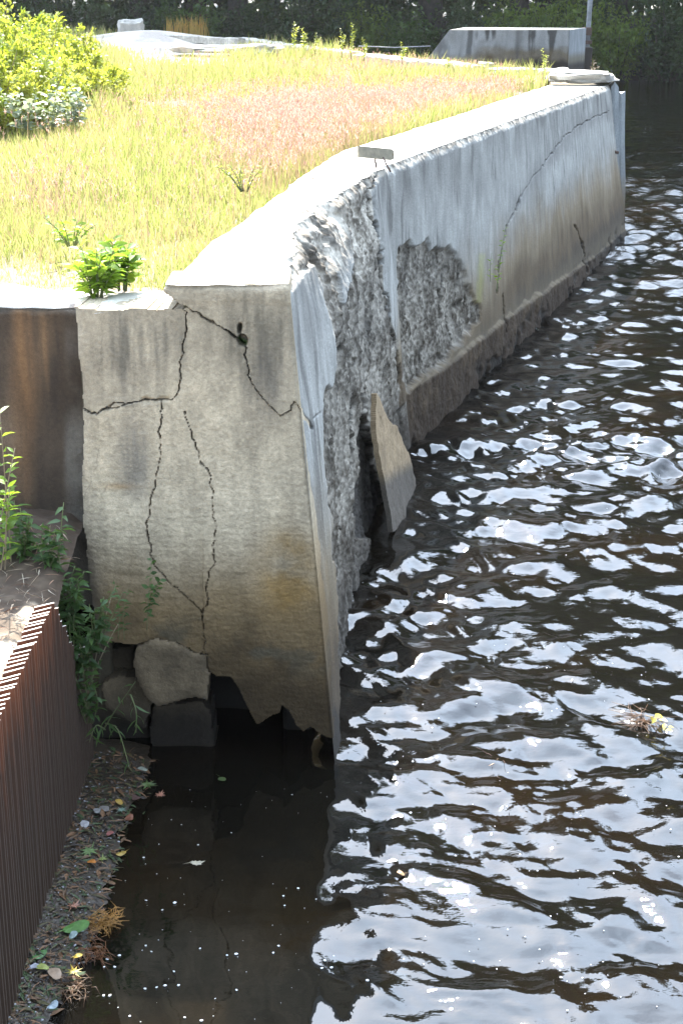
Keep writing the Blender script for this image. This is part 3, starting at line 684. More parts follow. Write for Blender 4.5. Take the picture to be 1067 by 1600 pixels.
# pink seeding grass
x, y = scatter(130000, ymin=8.5, ymax=36)
U_, V_ = proj(np.stack([x, y, zfield(x, y)], -1))
m_ = gau(U_, V_, 520, 190, 190, 70) + gau(U_, V_, 430, 250, 90, 45) + 1.2 * gau(U_, V_, 700, 135, 160, 26) + .2 * gau(U_, V_, 90, 340, 90, 40) + .025
k = rng.random(len(x)) < m_ * (.6 + .5 * fbm(x * 1.2, y * .7, 8, 3)); x, y = x[k], y[k]; n = len(x)
h = (.22 + .16 * rng.random(n)) * (1 - .5 * ss(14, 24, y)); Pb = np.stack([x, y, zfield(x, y)], -1); V1, F1 = blades(Pb, h, .0012 + .00010 * y, .12)
tips = V1.reshape(-1, 5, 3)[:, 3]; pv = []; 
PP = np.repeat(tips, 4, 0); DD = rng.normal(size=(4 * n, 3)) * .35 + np.array([0, 0, 1.]); PP = PP - np.array([0, 0, .05]) * rng.random((4 * n, 1))
V2, F2 = leaves(PP, DD, .022 + .02 * rng.random(4 * n), .0022 + .00028 * PP[:, 1], 0)
Vp = np.concatenate([V1, V2]); n5 = len(V1)
cc = np.concatenate([np.tile([.30, .22, .12], (n5, 1)), np.tile([.50, .29, .23], (len(V2), 1)) * (.8 + .4 * rng.random((len(V2), 1)))])
o = mk('seeding_grass', Vp, [F1[0], F1[1], F2 + n5], attrmat('seed_heads', .8, 8, .5, 0), None, True, cc); tag(o, 'haze of pinkish seed heads above the meadow grass', 'grass', kind='stuff')

# =================================================================== PLANTS
M_leafy = leafmat('bright_leaf', (.13, .24, .03), (.22, .32, .05), .55, .45)
M_weed = leafmat('weed_leaf', (.045, .09, .03), (.09, .16, .045), .45, .45, 9)
M_silver = leafmat('silver_leaf', (.20, .25, .16), (.34, .38, .30), .35, .35, 9, (1.2, 1.2, .9))
M_bush = leafmat('shrub_leaf', (.20, .26, .035), (.32, .35, .08), .5, .5, 2)
M_stem = plain('green_stem', (.12, .14, .05), .7, ns=20)
M_dry = plain('dry_stem', (.25, .19, .12), .8, ns=20)
def stalks(name, label, cat, stems, leaf_l, leaf_w, per, mleaf=None, mstem=None, group=None, droop=.2, rad=.004, start=.15, upd=.6):
    base = tuple(float(a) for a in np.mean([s[0] for s in stems], 0))
    t = thing(name, label, cat, base, group); sv = []; LP = []; LD = []; LL = []
    for s in stems:
        s = np.array(s, float); tt = np.linspace(0, 1, 9); cu = np.stack([np.interp(tt, np.linspace(0, 1, len(s)), s[:, k]) for k in range(3)], -1)
        for _ in range(2): cu[1:-1] = (cu[:-2] + cu[1:-1] * 2 + cu[2:]) / 4
        sv.append(tube(cu, rad * np.linspace(1, .4, 9), 5))
        k = int(per * 1.6) if cat in ('weed', 'vine') else per; ts = start + (1 - start) * (np.arange(k) + rng.random(k) * .6) / k; ts = np.clip(ts, 0, 1)
        P = np.stack([np.interp(ts, tt, cu[:, j]) for j in range(3)], -1); ax = cu[-1] - cu[0]; ax /= np.linalg.norm(ax) + 1e-9
        a = np.arange(k) * 2.4 + rng.random() * 6; D = np.stack([np.cos(a), np.sin(a), 0 * a], -1) + ax * upd + rng.normal(size=(k, 3)) * .2 - np.array([0, 0, droop])
        LP.append(P); LD.append(D); LL.append(leaf_l * (.6 + .6 * rng.random(k)) * (1 - .35 * ts))
    v, f = join(sv); mk('stem', rel(v, t), f, mstem or M_stem, t)
    LP, LD, LL = np.concatenate(LP), np.concatenate(LD), np.concatenate(LL)
    v, f = leaves(LP, LD, LL, LL * leaf_w, .2); mk('foliage', rel(v, t), f, mleaf or M_weed, t)
    return t
def px(u, v, y): return PY(u, v, y)
# bright leafy plants on the ledge
def rosette(name, label, u, v, y, n, hgt, spread, ll, lw, m, group=None, per=9, cat='plant'):
    b = px(u, v, y); st = []
    for k in range(n):
        a = rng.random() * 6.28; r = spread * (.3 + .7 * rng.random()); hh = hgt * (.6 + .5 * rng.random())
        st.append([b + np.array([.02 * math.cos(a), .02 * math.sin(a), 0]), b + np.array([r * .5 * math.cos(a), r * .4 * math.sin(a), hh * .6]), b + np.array([r * math.cos(a), r * .7 * math.sin(a), hh])])
    return stalks(name, label, cat, st, ll, lw, per, m, None, group)
rosette('leafy_weed', 'bright green leafy weed growing on the ledge beside the wall cap', 152, 468, 7.18, 16, .26, .15, .11, .32, M_leafy, 'leafy weeds on the ledge', 13)
rosette('leafy_weed', 'darker leafy weed close to the corner of the wall cap', 192, 455, 7.28, 12, .25, .10, .10, .42, M_leafy, 'leafy weeds on the ledge', 12)
rosette('leafy_weed', 'low pale weed half hidden in the grass behind the ledge weeds', 112, 385, 8.2, 8, .15, .15, .07, .35, M_leafy, 'leafy weeds on the ledge', 8)
rosette('weed', 'small pale green clump of weed in the grass below the pink seed heads', 382, 300, 9.9, 8, .16, .2, .06, .18, M_bush, None, 12)
# weeds in front of the low dark wall
stalks('tall_weed', 'sunlit yellow green weed at the left edge in front of the rusty wall', 'weed', [[px(8, 905, 6.4), px(12, 790, 6.35), px(0, 640, 6.3)], [px(-10, 905, 6.4), px(0, 820, 6.35), px(24, 700, 6.3)], [px(0, 905, 6.4), px(8, 850, 6.35), px(16, 760, 6.3)]], .10, .32, 12, M_leafy, M_dry, 'weeds before the low wall', start=.3)
stalks('tall_weed', 'weed with one long bright leaf in front of the dark wall', 'weed', [[px(20, 910, 6.5), px(15, 830, 6.45), px(14, 760, 6.4)]], .13, .3, 7, M_leafy, M_dry, 'weeds before the low wall', start=.2)
stalks('tall_weed', 'shaded weed with drooping grey green leaves right of the sunlit one', 'weed', [[px(95, 960, 6.45), px(92, 870, 6.42), px(100, 785, 6.4)], [px(60, 950, 6.5), px(68, 900, 6.5), px(66, 840, 6.45)], [px(90, 960, 6.45), px(75, 900, 6.45), px(60, 850, 6.4)]], .085, .36, 12, M_weed, M_stem, 'weeds before the low wall', .5)
stalks('tall_weed', 'low dense weed clump at the foot of the dark wall', 'weed', [[px(40, 930, 6.6), px(30, 880, 6.6), px(25, 830, 6.6)], [px(60, 930, 6.6), px(58, 880, 6.6), px(70, 820, 6.6)], [px(30, 930, 6.6), px(45, 880, 6.6), px(40, 840, 6.6)], [px(80, 940, 6.6), px(84, 900, 6.6), px(88, 860, 6.6)]], .08, .36, 12, M_weed, M_stem, 'weeds before the low wall', .4)
stalks('trailing_weed', 'leafy weed trailing down over the rack beside the cracked wall', 'weed', [[px(88, 930, 6.5), px(105, 990, 6.42), px(118, 1060, 6.4), px(122, 1130, 6.4)], [px(95, 930, 6.5), px(118, 960, 6.42), px(130, 1000, 6.4), px(125, 1060, 6.4)]], .075, .38, 15, M_weed, M_stem, 'weeds hanging between rack and wall', .6)
stalks('trailing_weed', 'long grassy weed arching up beside the broken chunks', 'weed', [[px(125, 1150, 6.5), px(140, 1080, 6.45), px(155, 1000, 6.4), px(175, 930, 6.4)], [px(120, 1150, 6.5), px(135, 1080, 6.45), px(165, 1010, 6.4), px(185, 975, 6.4)]], .06, .22, 8, M_weed, M_dry, 'weeds hanging between rack and wall', .3)
stalks('trailing_weed', 'drooping weed with narrow blades over the small chunk', 'weed', [[px(162, 1140, 6.5), px(180, 1110, 6.45), px(212, 1065, 6.4)], [px(165, 1130, 6.5), px(185, 1135, 6.45), px(203, 1200, 6.4)], [px(165, 1140, 6.5), px(150, 1130, 6.45), px(140, 1160, 6.4)], [px(204, 1085, 6.5), px(214, 1110, 6.45), px(213, 1145, 6.4)]], .09, .14, 5, M_weed, M_stem, 'weeds hanging between rack and wall', .6)
g_w = np.random.default_rng(31)
for (u_, v_, yy, tu, tv, sz, per, lab) in [(48, 925, 6.55, 40, 800, .095, 12, 'shaded weed just right of the long bright leaf'), (75, 945, 6.5, 88, 835, .10, 12, 'pale leaved weed hanging over the end of the rack'), (12, 925, 6.6, 20, 850, .10, 12, 'low shaded weed at the left edge of the dirt'),
    (110, 985, 6.42, 120, 900, .09, 12, 'dense weed tuft where the rack meets the cracked wall'), (128, 1060, 6.4, 112, 960, .085, 13, 'weed bushing out over the rack end at mid height'), (140, 1130, 6.4, 128, 1040, .08, 10, 'weed growing low between the rack and the small chunk'), (150, 1020, 6.42, 165, 930, .07, 9, 'thin leafy shoot in front of the wall base')]:
    st = []
    for q_ in range(5):
        a_ = px(u_ + g_w.normal() * 5, v_, yy); b_ = px(tu + g_w.normal() * 13, tv + g_w.normal() * 14, yy - .08); st.append([a_, (a_ + b_) / 2 + g_w.normal(size=3) * .02, b_])
    stalks('leafy_plant', lab, 'weed', st, sz, .36, per, M_weed, M_stem, 'shaded weeds around the rack end', .5)
stalks('climbing_vine', 'thin green vine clinging to the cracked end of the wall', 'vine', [[px(230, 985, 6.66), px(232, 930, 6.66), px(238, 872, 6.66)], [px(232, 960, 6.66), px(242, 920, 6.66), px(252, 905, 6.66)]], .05, .6, 12, M_weed, M_stem, None, .5, rad=.002)
stalks('climbing_vine', 'faint weed sprig against the wall below the left cracks', 'vine', [[px(185, 1000, 6.6), px(188, 950, 6.6), px(178, 905, 6.6)], [px(195, 1000, 6.6), px(192, 960, 6.6), px(200, 920, 6.6)]], .05, .3, 10, M_weed, M_stem, None, .4, rad=.002)
# sprigs on the long face
def face_pt(u, v):
    n = np.cross(OB[1] - OT[1], OT[2] - OT[1]); n /= np.linalg.norm(n); d = ray(u, v); k = np.dot(n, OT[1] - np.array([0, 0, H])) / np.dot(n, d)
    return np.array([0, 0, H]) + d * k * .968
stalks('wall_sprig', 'green sprig growing from the crack in the long face', 'plant', [[face_pt(776, 455), face_pt(779, 420), face_pt(785, 375)], [face_pt(775, 455), face_pt(782, 400), face_pt(790, 352)]], .07, .35, 12, M_leafy, M_stem, None, .3, rad=.004)
stalks('wall_sprig', 'pale tuft left of the crack in the long face', 'plant', [[face_pt(766, 440), face_pt(765, 420), face_pt(768, 395)]], .06, .3, 8, M_leafy, M_stem, None, .3, rad=.003)
# tall weeds along the back curb
for i, (u, v, y, hh, lab) in enumerate([(458, 82, 33, .60, 'yellow green broad leaved weed before the back curb, left of the spires'), (474, 84, 33, .50, 'shorter leafy weed just right of the tallest broad leaved one'), (492, 86, 31, .42, 'dark little weed spire by the left part of the curb'),
        (534, 90, 29, .50, 'pale weed spire, left one of the pair in the middle of the curb'), (548, 92, 29, .62, 'pale weed spire, taller right one of the pair in the middle of the curb'), (628, 100, 27, .36, 'small weed spire near the right half of the curb'),
        (697, 112, 26, .22, 'tiny weed by the right end of the curb'), (847, 130, 23.5, .50, 'yellow flowering sprig standing by the end stones'), (922, 128, 24.2, .32, 'orange dry sprig on the far side of the end stones'), (568, 96, 28, .4, 'thin weed just right of the pair of spires')]):
    b = px(u, v, y); st = [[b, b + np.array([.02, 0, hh * .5]), b + np.array([.03 * (-1) ** i, 0, hh])] for _ in range(2)]; st[1][2] = st[1][2] + np.array([.08, 0, -.1])
    stalks('weed_spire', lab, 'weed', st, .10 if i < 2 else .07, .45, 14, M_bush if i not in (8,) else M_dry, M_stem, 'weed spires along the curb', 0, .006)
x = np.linspace(PZ(225, 58, 2.3)[0], PZ(290, 58, 2.3)[0], 26)
for k, (x0_, lab) in enumerate([(x[0], 'leftmost tuft of dry orange grass behind the back beam'), (x[8], 'second tuft of dry orange grass behind the back beam'), (x[14], 'third tuft of dry orange grass behind the back beam'), (x[20], 'rightmost tuft of dry orange grass behind the back beam')]):
    P0 = np.stack([x0_ + rng.normal(size=40) * .12, 45.5 + rng.random(40) * .4, np.full(40, 2.1)], -1); v, (f4, f3) = blades(P0 - P0.mean(0), .35 + .3 * rng.random(40), np.full(40, .012), .15)
    o = mk('dry_grass_tuft', v, [f4, f3], leafmat('dry_orange', (.30, .17, .05), (.34, .25, .08), .5) if k == 0 else bpy.data.materials['dry_orange']); o.location = P0.mean(0); tag(o, lab, 'grass tuft', 'dry tufts behind the beam')
# ---- big shrub at upper left: several stems, own foliage
def shrub(name, label, cx, cy, z0, rx, ry, hz, nst, nl, ls, mleaf, group=None):
    t = thing(name, label, 'shrub', (cx, cy, z0), group); sv = []; P = []; D = []
    for k in range(nst):
        a = rng.random() * 6.28; r = math.sqrt(rng.random()); e = np.array([rx * r * math.cos(a), ry * r * math.sin(a), hz * (1 - .45 * r * r) * (.75 + .4 * rng.random())])
        b = e * np.array([.35, .35, 0]); mid = (b + e) / 2 + rng.normal(size=3) * .05
        pts = np.array([b, mid, e]); sv.append(tube(pts, [.012, .008, .003], 5))
        m = nl // nst; tt = .2 + .8 * rng.random(m) ** .7; q = np.stack([np.interp(tt, [0, .5, 1], pts[:, j]) for j in range(3)], -1)
        P.append(q + rng.normal(size=(m, 3)) * .09 * (1.25 - tt)[:, None]); D.append(rng.normal(size=(m, 3)) * .6 + (e - b) / np.linalg.norm(e - b) * .7)
    v, f = join(sv); mk('stem', v, f, M_dry, t)
    P, D = np.concatenate(P), np.concatenate(D); l = ls * (.6 + .7 * rng.random(len(P)))
    v, f = leaves(P, D, l, l * .5, .15); mk('foliage', v, f, mleaf, t); return t
shrub('shrub', 'large yellow green shrub at the upper left corner of the meadow', -3.45, 15.9, 2.12, .95, 1.3, .92, 110, 24000, .055, M_bush, 'shrubs at the meadow corner')
shrub('shrub', 'lower yellow shrub mass spreading right toward the sand bank', -3.15, 18.8, 2.12, .60, 1.2, .75, 60, 13000, .055, M_bush, 'shrubs at the meadow corner')
shrub('shrub', 'tall back shrub with upright shoots against the dark trees', -4.0, 19.5, 2.12, 1.1, 1.2, 1.2, 70, 14000, .06, M_bush, 'shrubs at the meadow corner')
for i, (u, v, y, lab) in enumerate([(40, 215, 14.6, 'silvery leaved plant under the shrub, left one'), (78, 212, 14.8, 'silvery leaved plant under the shrub, middle one'), (112, 205, 15.0, 'silvery leaved plant under the shrub, right one')]):
    rosette('silver_plant', lab, u, v, y, 9, .42, .22, .11, .5, M_silver if i != 1 else M_silver, 'silvery plants under the shrub', 12)

# =================================================================== TRASH RACK
M_bar, t_, p_ = mat('rusty_bar')
g_ = t_.nodes.new('ShaderNodeNewGeometry'); sx = t_.nodes.new('ShaderNodeSeparateXYZ'); t_.links.new(g_.outputs['Position'], sx.inputs[0])
n_ = nnoise(t_, 6, 5, wpos(t_, (3, 3, .6))); ad = t_.nodes.new('ShaderNodeMath'); ad.operation = 'MULTIPLY_ADD'; ad.inputs[1].default_value = .9; t_.links.new(n_.outputs[0], ad.inputs[0]); t_.links.new(sx.outputs[2], ad.inputs[2])
r_ = t_.nodes.new('ShaderNodeValToRGB'); e = r_.color_ramp.elements; e[0].position = .55; e[0].color = (.045, .024, .013, 1); e[1].position = 1.0; e[1].color = (.20, .058, .018, 1)
e2 = r_.color_ramp.elements.new(.78); e2.color = (.060, .025, .011, 1)
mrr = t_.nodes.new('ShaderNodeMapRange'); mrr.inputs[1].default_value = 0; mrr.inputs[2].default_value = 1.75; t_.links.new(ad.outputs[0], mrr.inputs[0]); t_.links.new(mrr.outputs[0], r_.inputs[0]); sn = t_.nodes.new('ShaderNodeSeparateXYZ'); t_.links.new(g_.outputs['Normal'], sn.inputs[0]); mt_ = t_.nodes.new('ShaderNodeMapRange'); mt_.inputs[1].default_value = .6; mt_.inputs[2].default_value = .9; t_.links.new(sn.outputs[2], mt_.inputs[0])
mc_ = t_.nodes.new('ShaderNodeMix'); mc_.data_type = 'RGBA'; t_.links.new(mt_.outputs[0], mc_.inputs[0]); t_.links.new(r_.outputs[0], mc_.inputs[6]); mc_.inputs[7].default_value = (.62, .55, .47, 1); t_.links.new(mc_.outputs[2], p_.inputs['Base Color'])  # upward-facing bar tips painted pale, as if sunlit
p_.inputs['Roughness'].default_value = .65; nb = nnoise(t_, 70, 4, wpos(t_)); bump(t_, p_, nb.outputs[0], .4, .006)
rack = thing('trash_rack', 'rusty brown rack of close upright steel bars standing in the water at the left', 'rack', (-1.22, 5.5, 0))
def barmesh():
    d = .075; th = .011; z0, z1 = -.35, 1.15; dy = -.035
    c8 = [(-d, -th / 2 + dy), (0, -th / 2), (0, th / 2), (-d, th / 2 + dy)]
    V = [(x, y, z0) for x, y in c8] + [(x, y, z1 - .010 + x * .10) for x, y in c8] + [(x * .97, y * .9, z1 + x * .10) for x, y in c8]
    F = [(0, 1, 5, 4), (1, 2, 6, 5), (2, 3, 7, 6), (3, 0, 4, 7), (4, 5, 9, 8), (5, 6, 10, 9), (6, 7, 11, 10), (7, 4, 8, 11), (8, 9, 10, 11)]
    return V, F
proto = None
ys = np.arange(4.35, 6.66, .0425)
for k, yb in enumerate(ys):
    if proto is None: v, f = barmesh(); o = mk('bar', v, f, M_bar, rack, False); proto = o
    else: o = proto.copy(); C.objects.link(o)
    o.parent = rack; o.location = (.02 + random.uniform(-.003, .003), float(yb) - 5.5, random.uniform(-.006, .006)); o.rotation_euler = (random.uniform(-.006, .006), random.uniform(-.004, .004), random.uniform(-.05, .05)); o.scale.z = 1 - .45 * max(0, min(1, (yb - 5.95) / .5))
for z in (.15, .45):
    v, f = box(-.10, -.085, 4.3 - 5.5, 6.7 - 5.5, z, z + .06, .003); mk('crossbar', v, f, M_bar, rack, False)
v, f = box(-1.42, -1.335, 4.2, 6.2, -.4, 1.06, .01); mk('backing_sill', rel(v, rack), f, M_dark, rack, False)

# =================================================================== DEBRIS AT THE RACK
edgepx = [(262, 1185), (250, 1235), (215, 1300), (200, 1380), (190, 1440), (140, 1530), (85, 1605), (40, 1700)]
E = np.array([PZ(u, v, 0) for u, v in edgepx]); E = E[np.argsort(E[:, 1])]
ys = np.linspace(4.1, 6.85, 260); q = np.linspace(0, 1, 60); Y, Q = np.meshgrid(ys, q, indexing='ij')
xe = np.interp(Y, E[:, 1], E[:, 0]) + .03 * fbm(Y * 6, 0, 2, 3); X = -1.25 + Q * (xe + 1.25)
def zdeb(X, Y, Q): return .055 * (1 - Q) - .03 * ss(.5, 1.05, Q) + .014 * fbm(X * 9, Y * 9, 2, 4) * (1 - Q * .6)
Z = zdeb(X, Y, Q); c = np.array([.028, .018, .009]) * (1 + .4 * fbm(X * 12, Y * 12, 2, 3))[..., None]
o = mk('mud_bank', np.stack([X, Y, Z], -1), grid_faces(*X.shape), attrmat('wet_mud', .55, 40, 0, .6), None, True, c.reshape(-1, 3)); tag(o, kind='structure')
if o.data.polygons[500].normal.z < 0: o.data.flip_normals()
# pebbles, shells and litter
ico = np.array([(0, 0, 1), (.9, 0, .3), (.3, .85, .3), (-.7, .5, .3), (-.7, -.5, .3), (.3, -.85, .3), (0, 0, -.6)]); icf = np.array([(0, 1, 2), (0, 2, 3), (0, 3, 4), (0, 4, 5), (0, 5, 1), (6, 2, 1), (6, 3, 2), (6, 4, 3), (6, 5, 4), (6, 1, 5)])
def pebbles(P, s, flat=.5):
    n = len(P); a = rng.random(n) * 6.28; sc3 = np.stack([s, s * (.6 + .4 * rng.random(n)), s * flat], -1)
    v = ico[None] * sc3[:, None] * (1 + .15 * rng.normal(size=(n, 7, 1))); ca, sa = np.cos(a)[:, None], np.sin(a)[:, None]
    v = np.stack([v[..., 0] * ca - v[..., 1] * sa, v[..., 0] * sa + v[..., 1] * ca, v[..., 2]], -1) + P[:, None]
    return v.reshape(-1, 3), (np.arange(n)[:, None, None] * 7 + icf[None]).reshape(-1, 3)
n = 1900; yb = 4.4 + 2.3 * rng.random(n) ** 1.2; qb = rng.random(n) ** 1.4 * .85; xe = np.interp(yb, E[:, 1], E[:, 0]); xb = -1.23 + qb * (xe + 1.23)
Pb = np.stack([xb, yb, zdeb(xb, yb, qb) + .003], -1); s = .003 + .007 * rng.random(n) ** 2; v, f = pebbles(Pb, s)
pal = np.array([(.16, .15, .15), (.06, .05, .04), (.10, .07, .05), (.04, .03, .022), (.30, .29, .31)]); cc = pal[(rng.random(n) ** 1.25 * 5).astype(int)[:] if False else rng.choice(5, n, p=[.13, .28, .27, .24, .08])] * (.6 + .6 * rng.random((n, 1)))
o = mk('gravel', v, f, attrmat('pebbles', .6, 50, 0, .2), None, False, np.repeat(cc, 7, 0)); tag(o, 'wet gravel and litter washed up along the foot of the rack', 'gravel', kind='stuff')
# dead plant litter strands
n = 2400; yb = 4.4 + 2.3 * rng.random(n); qb = rng.random(n) * .95; xe = np.interp(yb, E[:, 1], E[:, 0]); xb = -1.23 + qb * (xe + 1.23)
Pb = np.stack([xb, yb, zdeb(xb, yb, qb) + .004], -1); D = rng.normal(size=(n, 3)) * np.array([1, 1, .12]); v, f = leaves(Pb, D, .025 + .05 * rng.random(n), .004 + .018 * rng.random(n) ** 2, .1, np.tile([0, 0, 1.], (n, 1)) + rng.normal(size=(n, 3)) * .2)
pal = np.array([(.10, .055, .025), (.06, .05, .015), (.035, .055, .015), (.14, .07, .03), (.03, .02, .014)]); cc = pal[rng.integers(0, 5, n)]
o = mk('plant_litter', v, f, attrmat('litter', .7, 50, 0, .0), None, False, np.repeat(cc, 7, 0)); tag(o, 'brown scraps of dead leaves and stalks on the mud by the rack', 'litter', kind='stuff')
# ---- single leaves
def leaf_shape(kind):
    if kind == 'maple': r = [1, .35, .8, .3, .95, .35, .75, .28, .5, .2, .5, .28, .75, .35, .95, .3, .8, .35]
    elif kind == 'oak': r = [1, .6, .72, .42, .6, .38, .5, .36, .5, .3, .5, .36, .5, .38, .6, .42, .72, .6]
    else: r = [1, .92, .75, .6, .5, .48, .5, .52, .5, .52, .5, .48, .5, .6, .75, .92, .95, .98][:18]
    n = len(r); return [(q * math.cos(2 * math.pi * i / n), q * math.sin(2 * math.pi * i / n) * .8) for i, q in enumerate(r)]
lm = {}
def leaf(u, v, size, kind, col, label, rot=None, z=.012, ontop=None):
    b = PZ(u, v, z if ontop is None else ontop); a = rng.random() * 6.28 if rot is None else rot; size = size * 1.45; s = leaf_shape(kind); V = [(0, 0, .003)]; n = len(s)
    for x, y in s:
        V.append((size * (x * math.cos(a) - y * math.sin(a)), size * (x * math.sin(a) + y * math.cos(a)), .004 * math.sin(3 * x + u) + size * .10 * (x * x)))
    V.append((-size * 1.25 * math.cos(a + .2), -size * 1.25 * math.sin(a + .2), .008)); V.append((-size * .4 * math.cos(a + .12), -size * .4 * math.sin(a + .12), .004)); V.append((-size * .4 * math.cos(a - .12), -size * .4 * math.sin(a - .12), .004))
    V = np.array(V); F = [(0, i + 1, (i + 1) % n + 1) for i in range(n)] + [(n + 1, n + 2, n + 3)]
    key = tuple(col)
    if key not in lm: lm[key] = plain('fallen_leaf_%d' % len(lm), tuple(c_ * .5 for c_ in col), .55, ns=60, var=.2, bs=.2)
    o = mk('fallen_leaf', V, F, lm[key], None, False); o.location = tuple(b); tag(o, label, 'leaf', 'fallen leaves by the rack'); return o
leaf(305, 1348, .032, 'oak', (.55, .47, .33), 'pale tan oak leaf floating alone on the dark water', .2, .006)
leaf(250, 1241, .026, 'maple', (.62, .27, .16), 'salmon pink maple leaf floating just right of the mud bank', 1.2, .006)
leaf(226, 1202, .022, 'oval', (.40, .42, .33), 'grey green leaf at the head of the mud bank', None, .03)
leaf(230, 1225, .045, 'maple', (.13, .19, .05), 'olive leaf spread in the shallows below the dark block', None, .008)
leaf(212, 1245, .026, 'oval', (.22, .12, .10), 'dull maroon leaf left of the salmon maple leaf', None, .02)
leaf(188, 1254, .02, 'oval', (.55, .34, .06), 'yellow orange leaf at the upper part of the litter', None, .03)
leaf(190, 1266, .026, 'maple', (.25, .36, .28), 'pale blue green leaf just below the yellow orange one', None, .03)
leaf(204, 1276, .024, 'oval', (.28, .10, .05), 'rust red leaf at the edge of the upper litter', None, .02)
leaf(132, 1290, .026, 'oval', (.55, .52, .52), 'whitish curled leaf close against the rack', None, .05)
leaf(152, 1268, .022, 'oval', (.42, .40, .38), 'small grey leaf near the upper rack foot', None, .05)
leaf(165, 1265, .028, 'oval', (.38, .33, .30), 'greyish brown leaf in the upper litter', None, .04)
leaf(171, 1303, .02, 'oval', (.36, .12, .10), 'dark red leaf in the middle of the litter', None, .03)
leaf(140, 1330, .045, 'maple', (.20, .30, .10), 'large dull green leaf in the middle of the litter', None, .035)
leaf(160, 1342, .032, 'maple', (.26, .30, .08), 'yellow green leaf beside the round orange one', None, .025)
leaf(146, 1347, .019, 'oval', (.70, .24, .03), 'round bright orange leaf on the green litter', None, .05)
leaf(192, 1333, .022, 'oval', (.55, .36, .05), 'ochre leaf at the water edge of the litter', None, .012)
leaf(116, 1415, .034, 'maple', (.45, .20, .12), 'reddish brown leaf above the big green one', None, .045)
leaf(113, 1450, .05, 'oval', (.12, .28, .05), 'big round fresh green leaf in the lower litter', .5, .05)
leaf(113, 1462, .02, 'oval', (.35, .45, .42), 'pale wet leaf lying on the big green one', 1.3, .065)
leaf(120, 1494, .017, 'oval', (.70, .48, .04), 'small bright yellow leaf below the big green one', .6, .04)
leaf(116, 1518, .036, 'maple', (.50, .38, .05), 'mustard yellow maple leaf in the lower litter', 2.0, .04)
leaf(88, 1524, .032, 'oval', (.48, .32, .20), 'tan leaf left of the mustard maple leaf', None, .05)
leaf(66, 1490, .03, 'oval', (.10, .24, .06), 'small dark green leaf low by the rack', None, .055)
leaf(70, 1512, .024, 'oval', (.42, .46, .10), 'lime yellow leaf low by the rack', None, .06)
leaf(80, 1572, .022, 'oval', (.40, .48, .52), 'bluish white scrap at the lower end of the litter', None, .05)
leaf(52, 1511, .02, 'oval', (.5, .5, .55), 'pale lilac scrap beside the lower rack bars', None, .06)
leaf(346, 1216, .024, 'oval', (.10, .15, .04), 'dull green leaf floating before the hollow', None, .005)
leaf(768, 1192, .03, 'oval', (.30, .12, .03), 'orange brown leaf among the ripples at the right', None, .012)
leaf(628, 1365, .016, 'oval', (.50, .30, .12), 'tiny brown leaf on the rippled water near the sheltered pool', None, .014)
# orange dead branchlets
def twigs(name, label, cat, cx, cy, n, ln, colr, z=.02, sd=5, dirn=(0, 0)):
    g = np.random.default_rng(sd); parts = []
    b = PZ(cx, cy, z)
    for k in range(int(n * 1.8)):
        a = g.random() * 6.28; l = ln * (.4 + .8 * g.random()); d = np.array([math.cos(a) + dirn[0], math.sin(a) + dirn[1], .25 * g.random()]); d /= np.linalg.norm(d); o0 = g.normal(size=3) * np.array([.025, .035, .006])
        parts.append(tube([o0, o0 + d * l * .5 + g.normal(size=3) * .008, o0 + d * l + np.array([0, 0, -.015]) + g.normal(size=3) * .01], [.0019, .0014, .0007], 4))
    v, f = join(parts); o = mk(name, v, f, plain(name + '_bark%d' % sd, colr, .5, ns=40), None, True); o.location = tuple(b); tag(o, label, cat); return o
twigs('dead_branchlet', 'golden orange tuft of dead needles on the lower litter', 'branchlet', 165, 1440, 60, .075, (.30, .14, .022), .03, 5)
twigs('dead_branchlet', 'orange dead twig hanging into the water below the golden tuft', 'branchlet', 150, 1485, 34, .075, (.12, .042, .009), .008, 6, (-.2, -.9))
twigs('dead_branchlet', 'brown straw twigs at the lower end of the mud', 'branchlet', 118, 1545, 26, .08, (.10, .05, .02), .02, 8)
twigs('sunken_branch', 'orange brown twiggy branch breaking the ripples at the right edge', 'branch', 1005, 1125, 46, .16, (.08, .034, .008), .000, 9, (.1, -.2))
b = PZ(1008, 1118, .03); st = [[b, b + np.array([.05, -.10, .03]), b + np.array([.10, -.2, .015])]]
stalks('water_sprig', 'yellow leaved sprig lying on the sunken branch', 'plant', st, .06, .5, 8, leafmat('yellow_leaf', (.45, .38, .05), (.50, .42, .08), .3), M_dry, None, 0, .003)
twigs('sunken_branch', 'reddish twig just under the ripples left of the yellow sprig', 'branch', 765, 1190, 18, .12, (.06, .022, .007), -.006, 12, (.6, .2))
# foam flecks
fl = [(435,1478),(355,1493),(597,0),(313,1482),(369,1491),(227,1545),(245,1543),(258,1540),(279,1540),(162,1556),(172,1556),(203,1588),(289,1590),(315,1595),(443,1400),(466,1388),(494,1405),(445,1415),(310,1320),(225,1340),(228,1478),(237,1487),(168,1499),(187,1493),(180,1511),(163,1511),(272,1518),(507,1501),(503,1513),(518,1512),(521,1494),(427,1489),(229,1407),(273,1411),(254,1422),(370,1547)]
fp = [PZ(u, v, .003) for u, v in fl if v > 0]
for k in range(70): u_, v_ = rng.random() * 380 + 170, 1220 + 380 * rng.random(); fp.append(PZ(u_, v_, .002))
for k in range(170): u_, v_ = 540 + 520 * rng.random(), 700 + 900 * rng.random(); fp.append(PZ(u_, v_, .012))
fp = np.array(fp); s = np.where(np.arange(len(fp)) < 35, .006 + .004 * rng.random(len(fp)), .0015 + .003 * rng.random(len(fp)) ** 2); s[-170:] = .003 + .006 * rng.random(170) ** 3
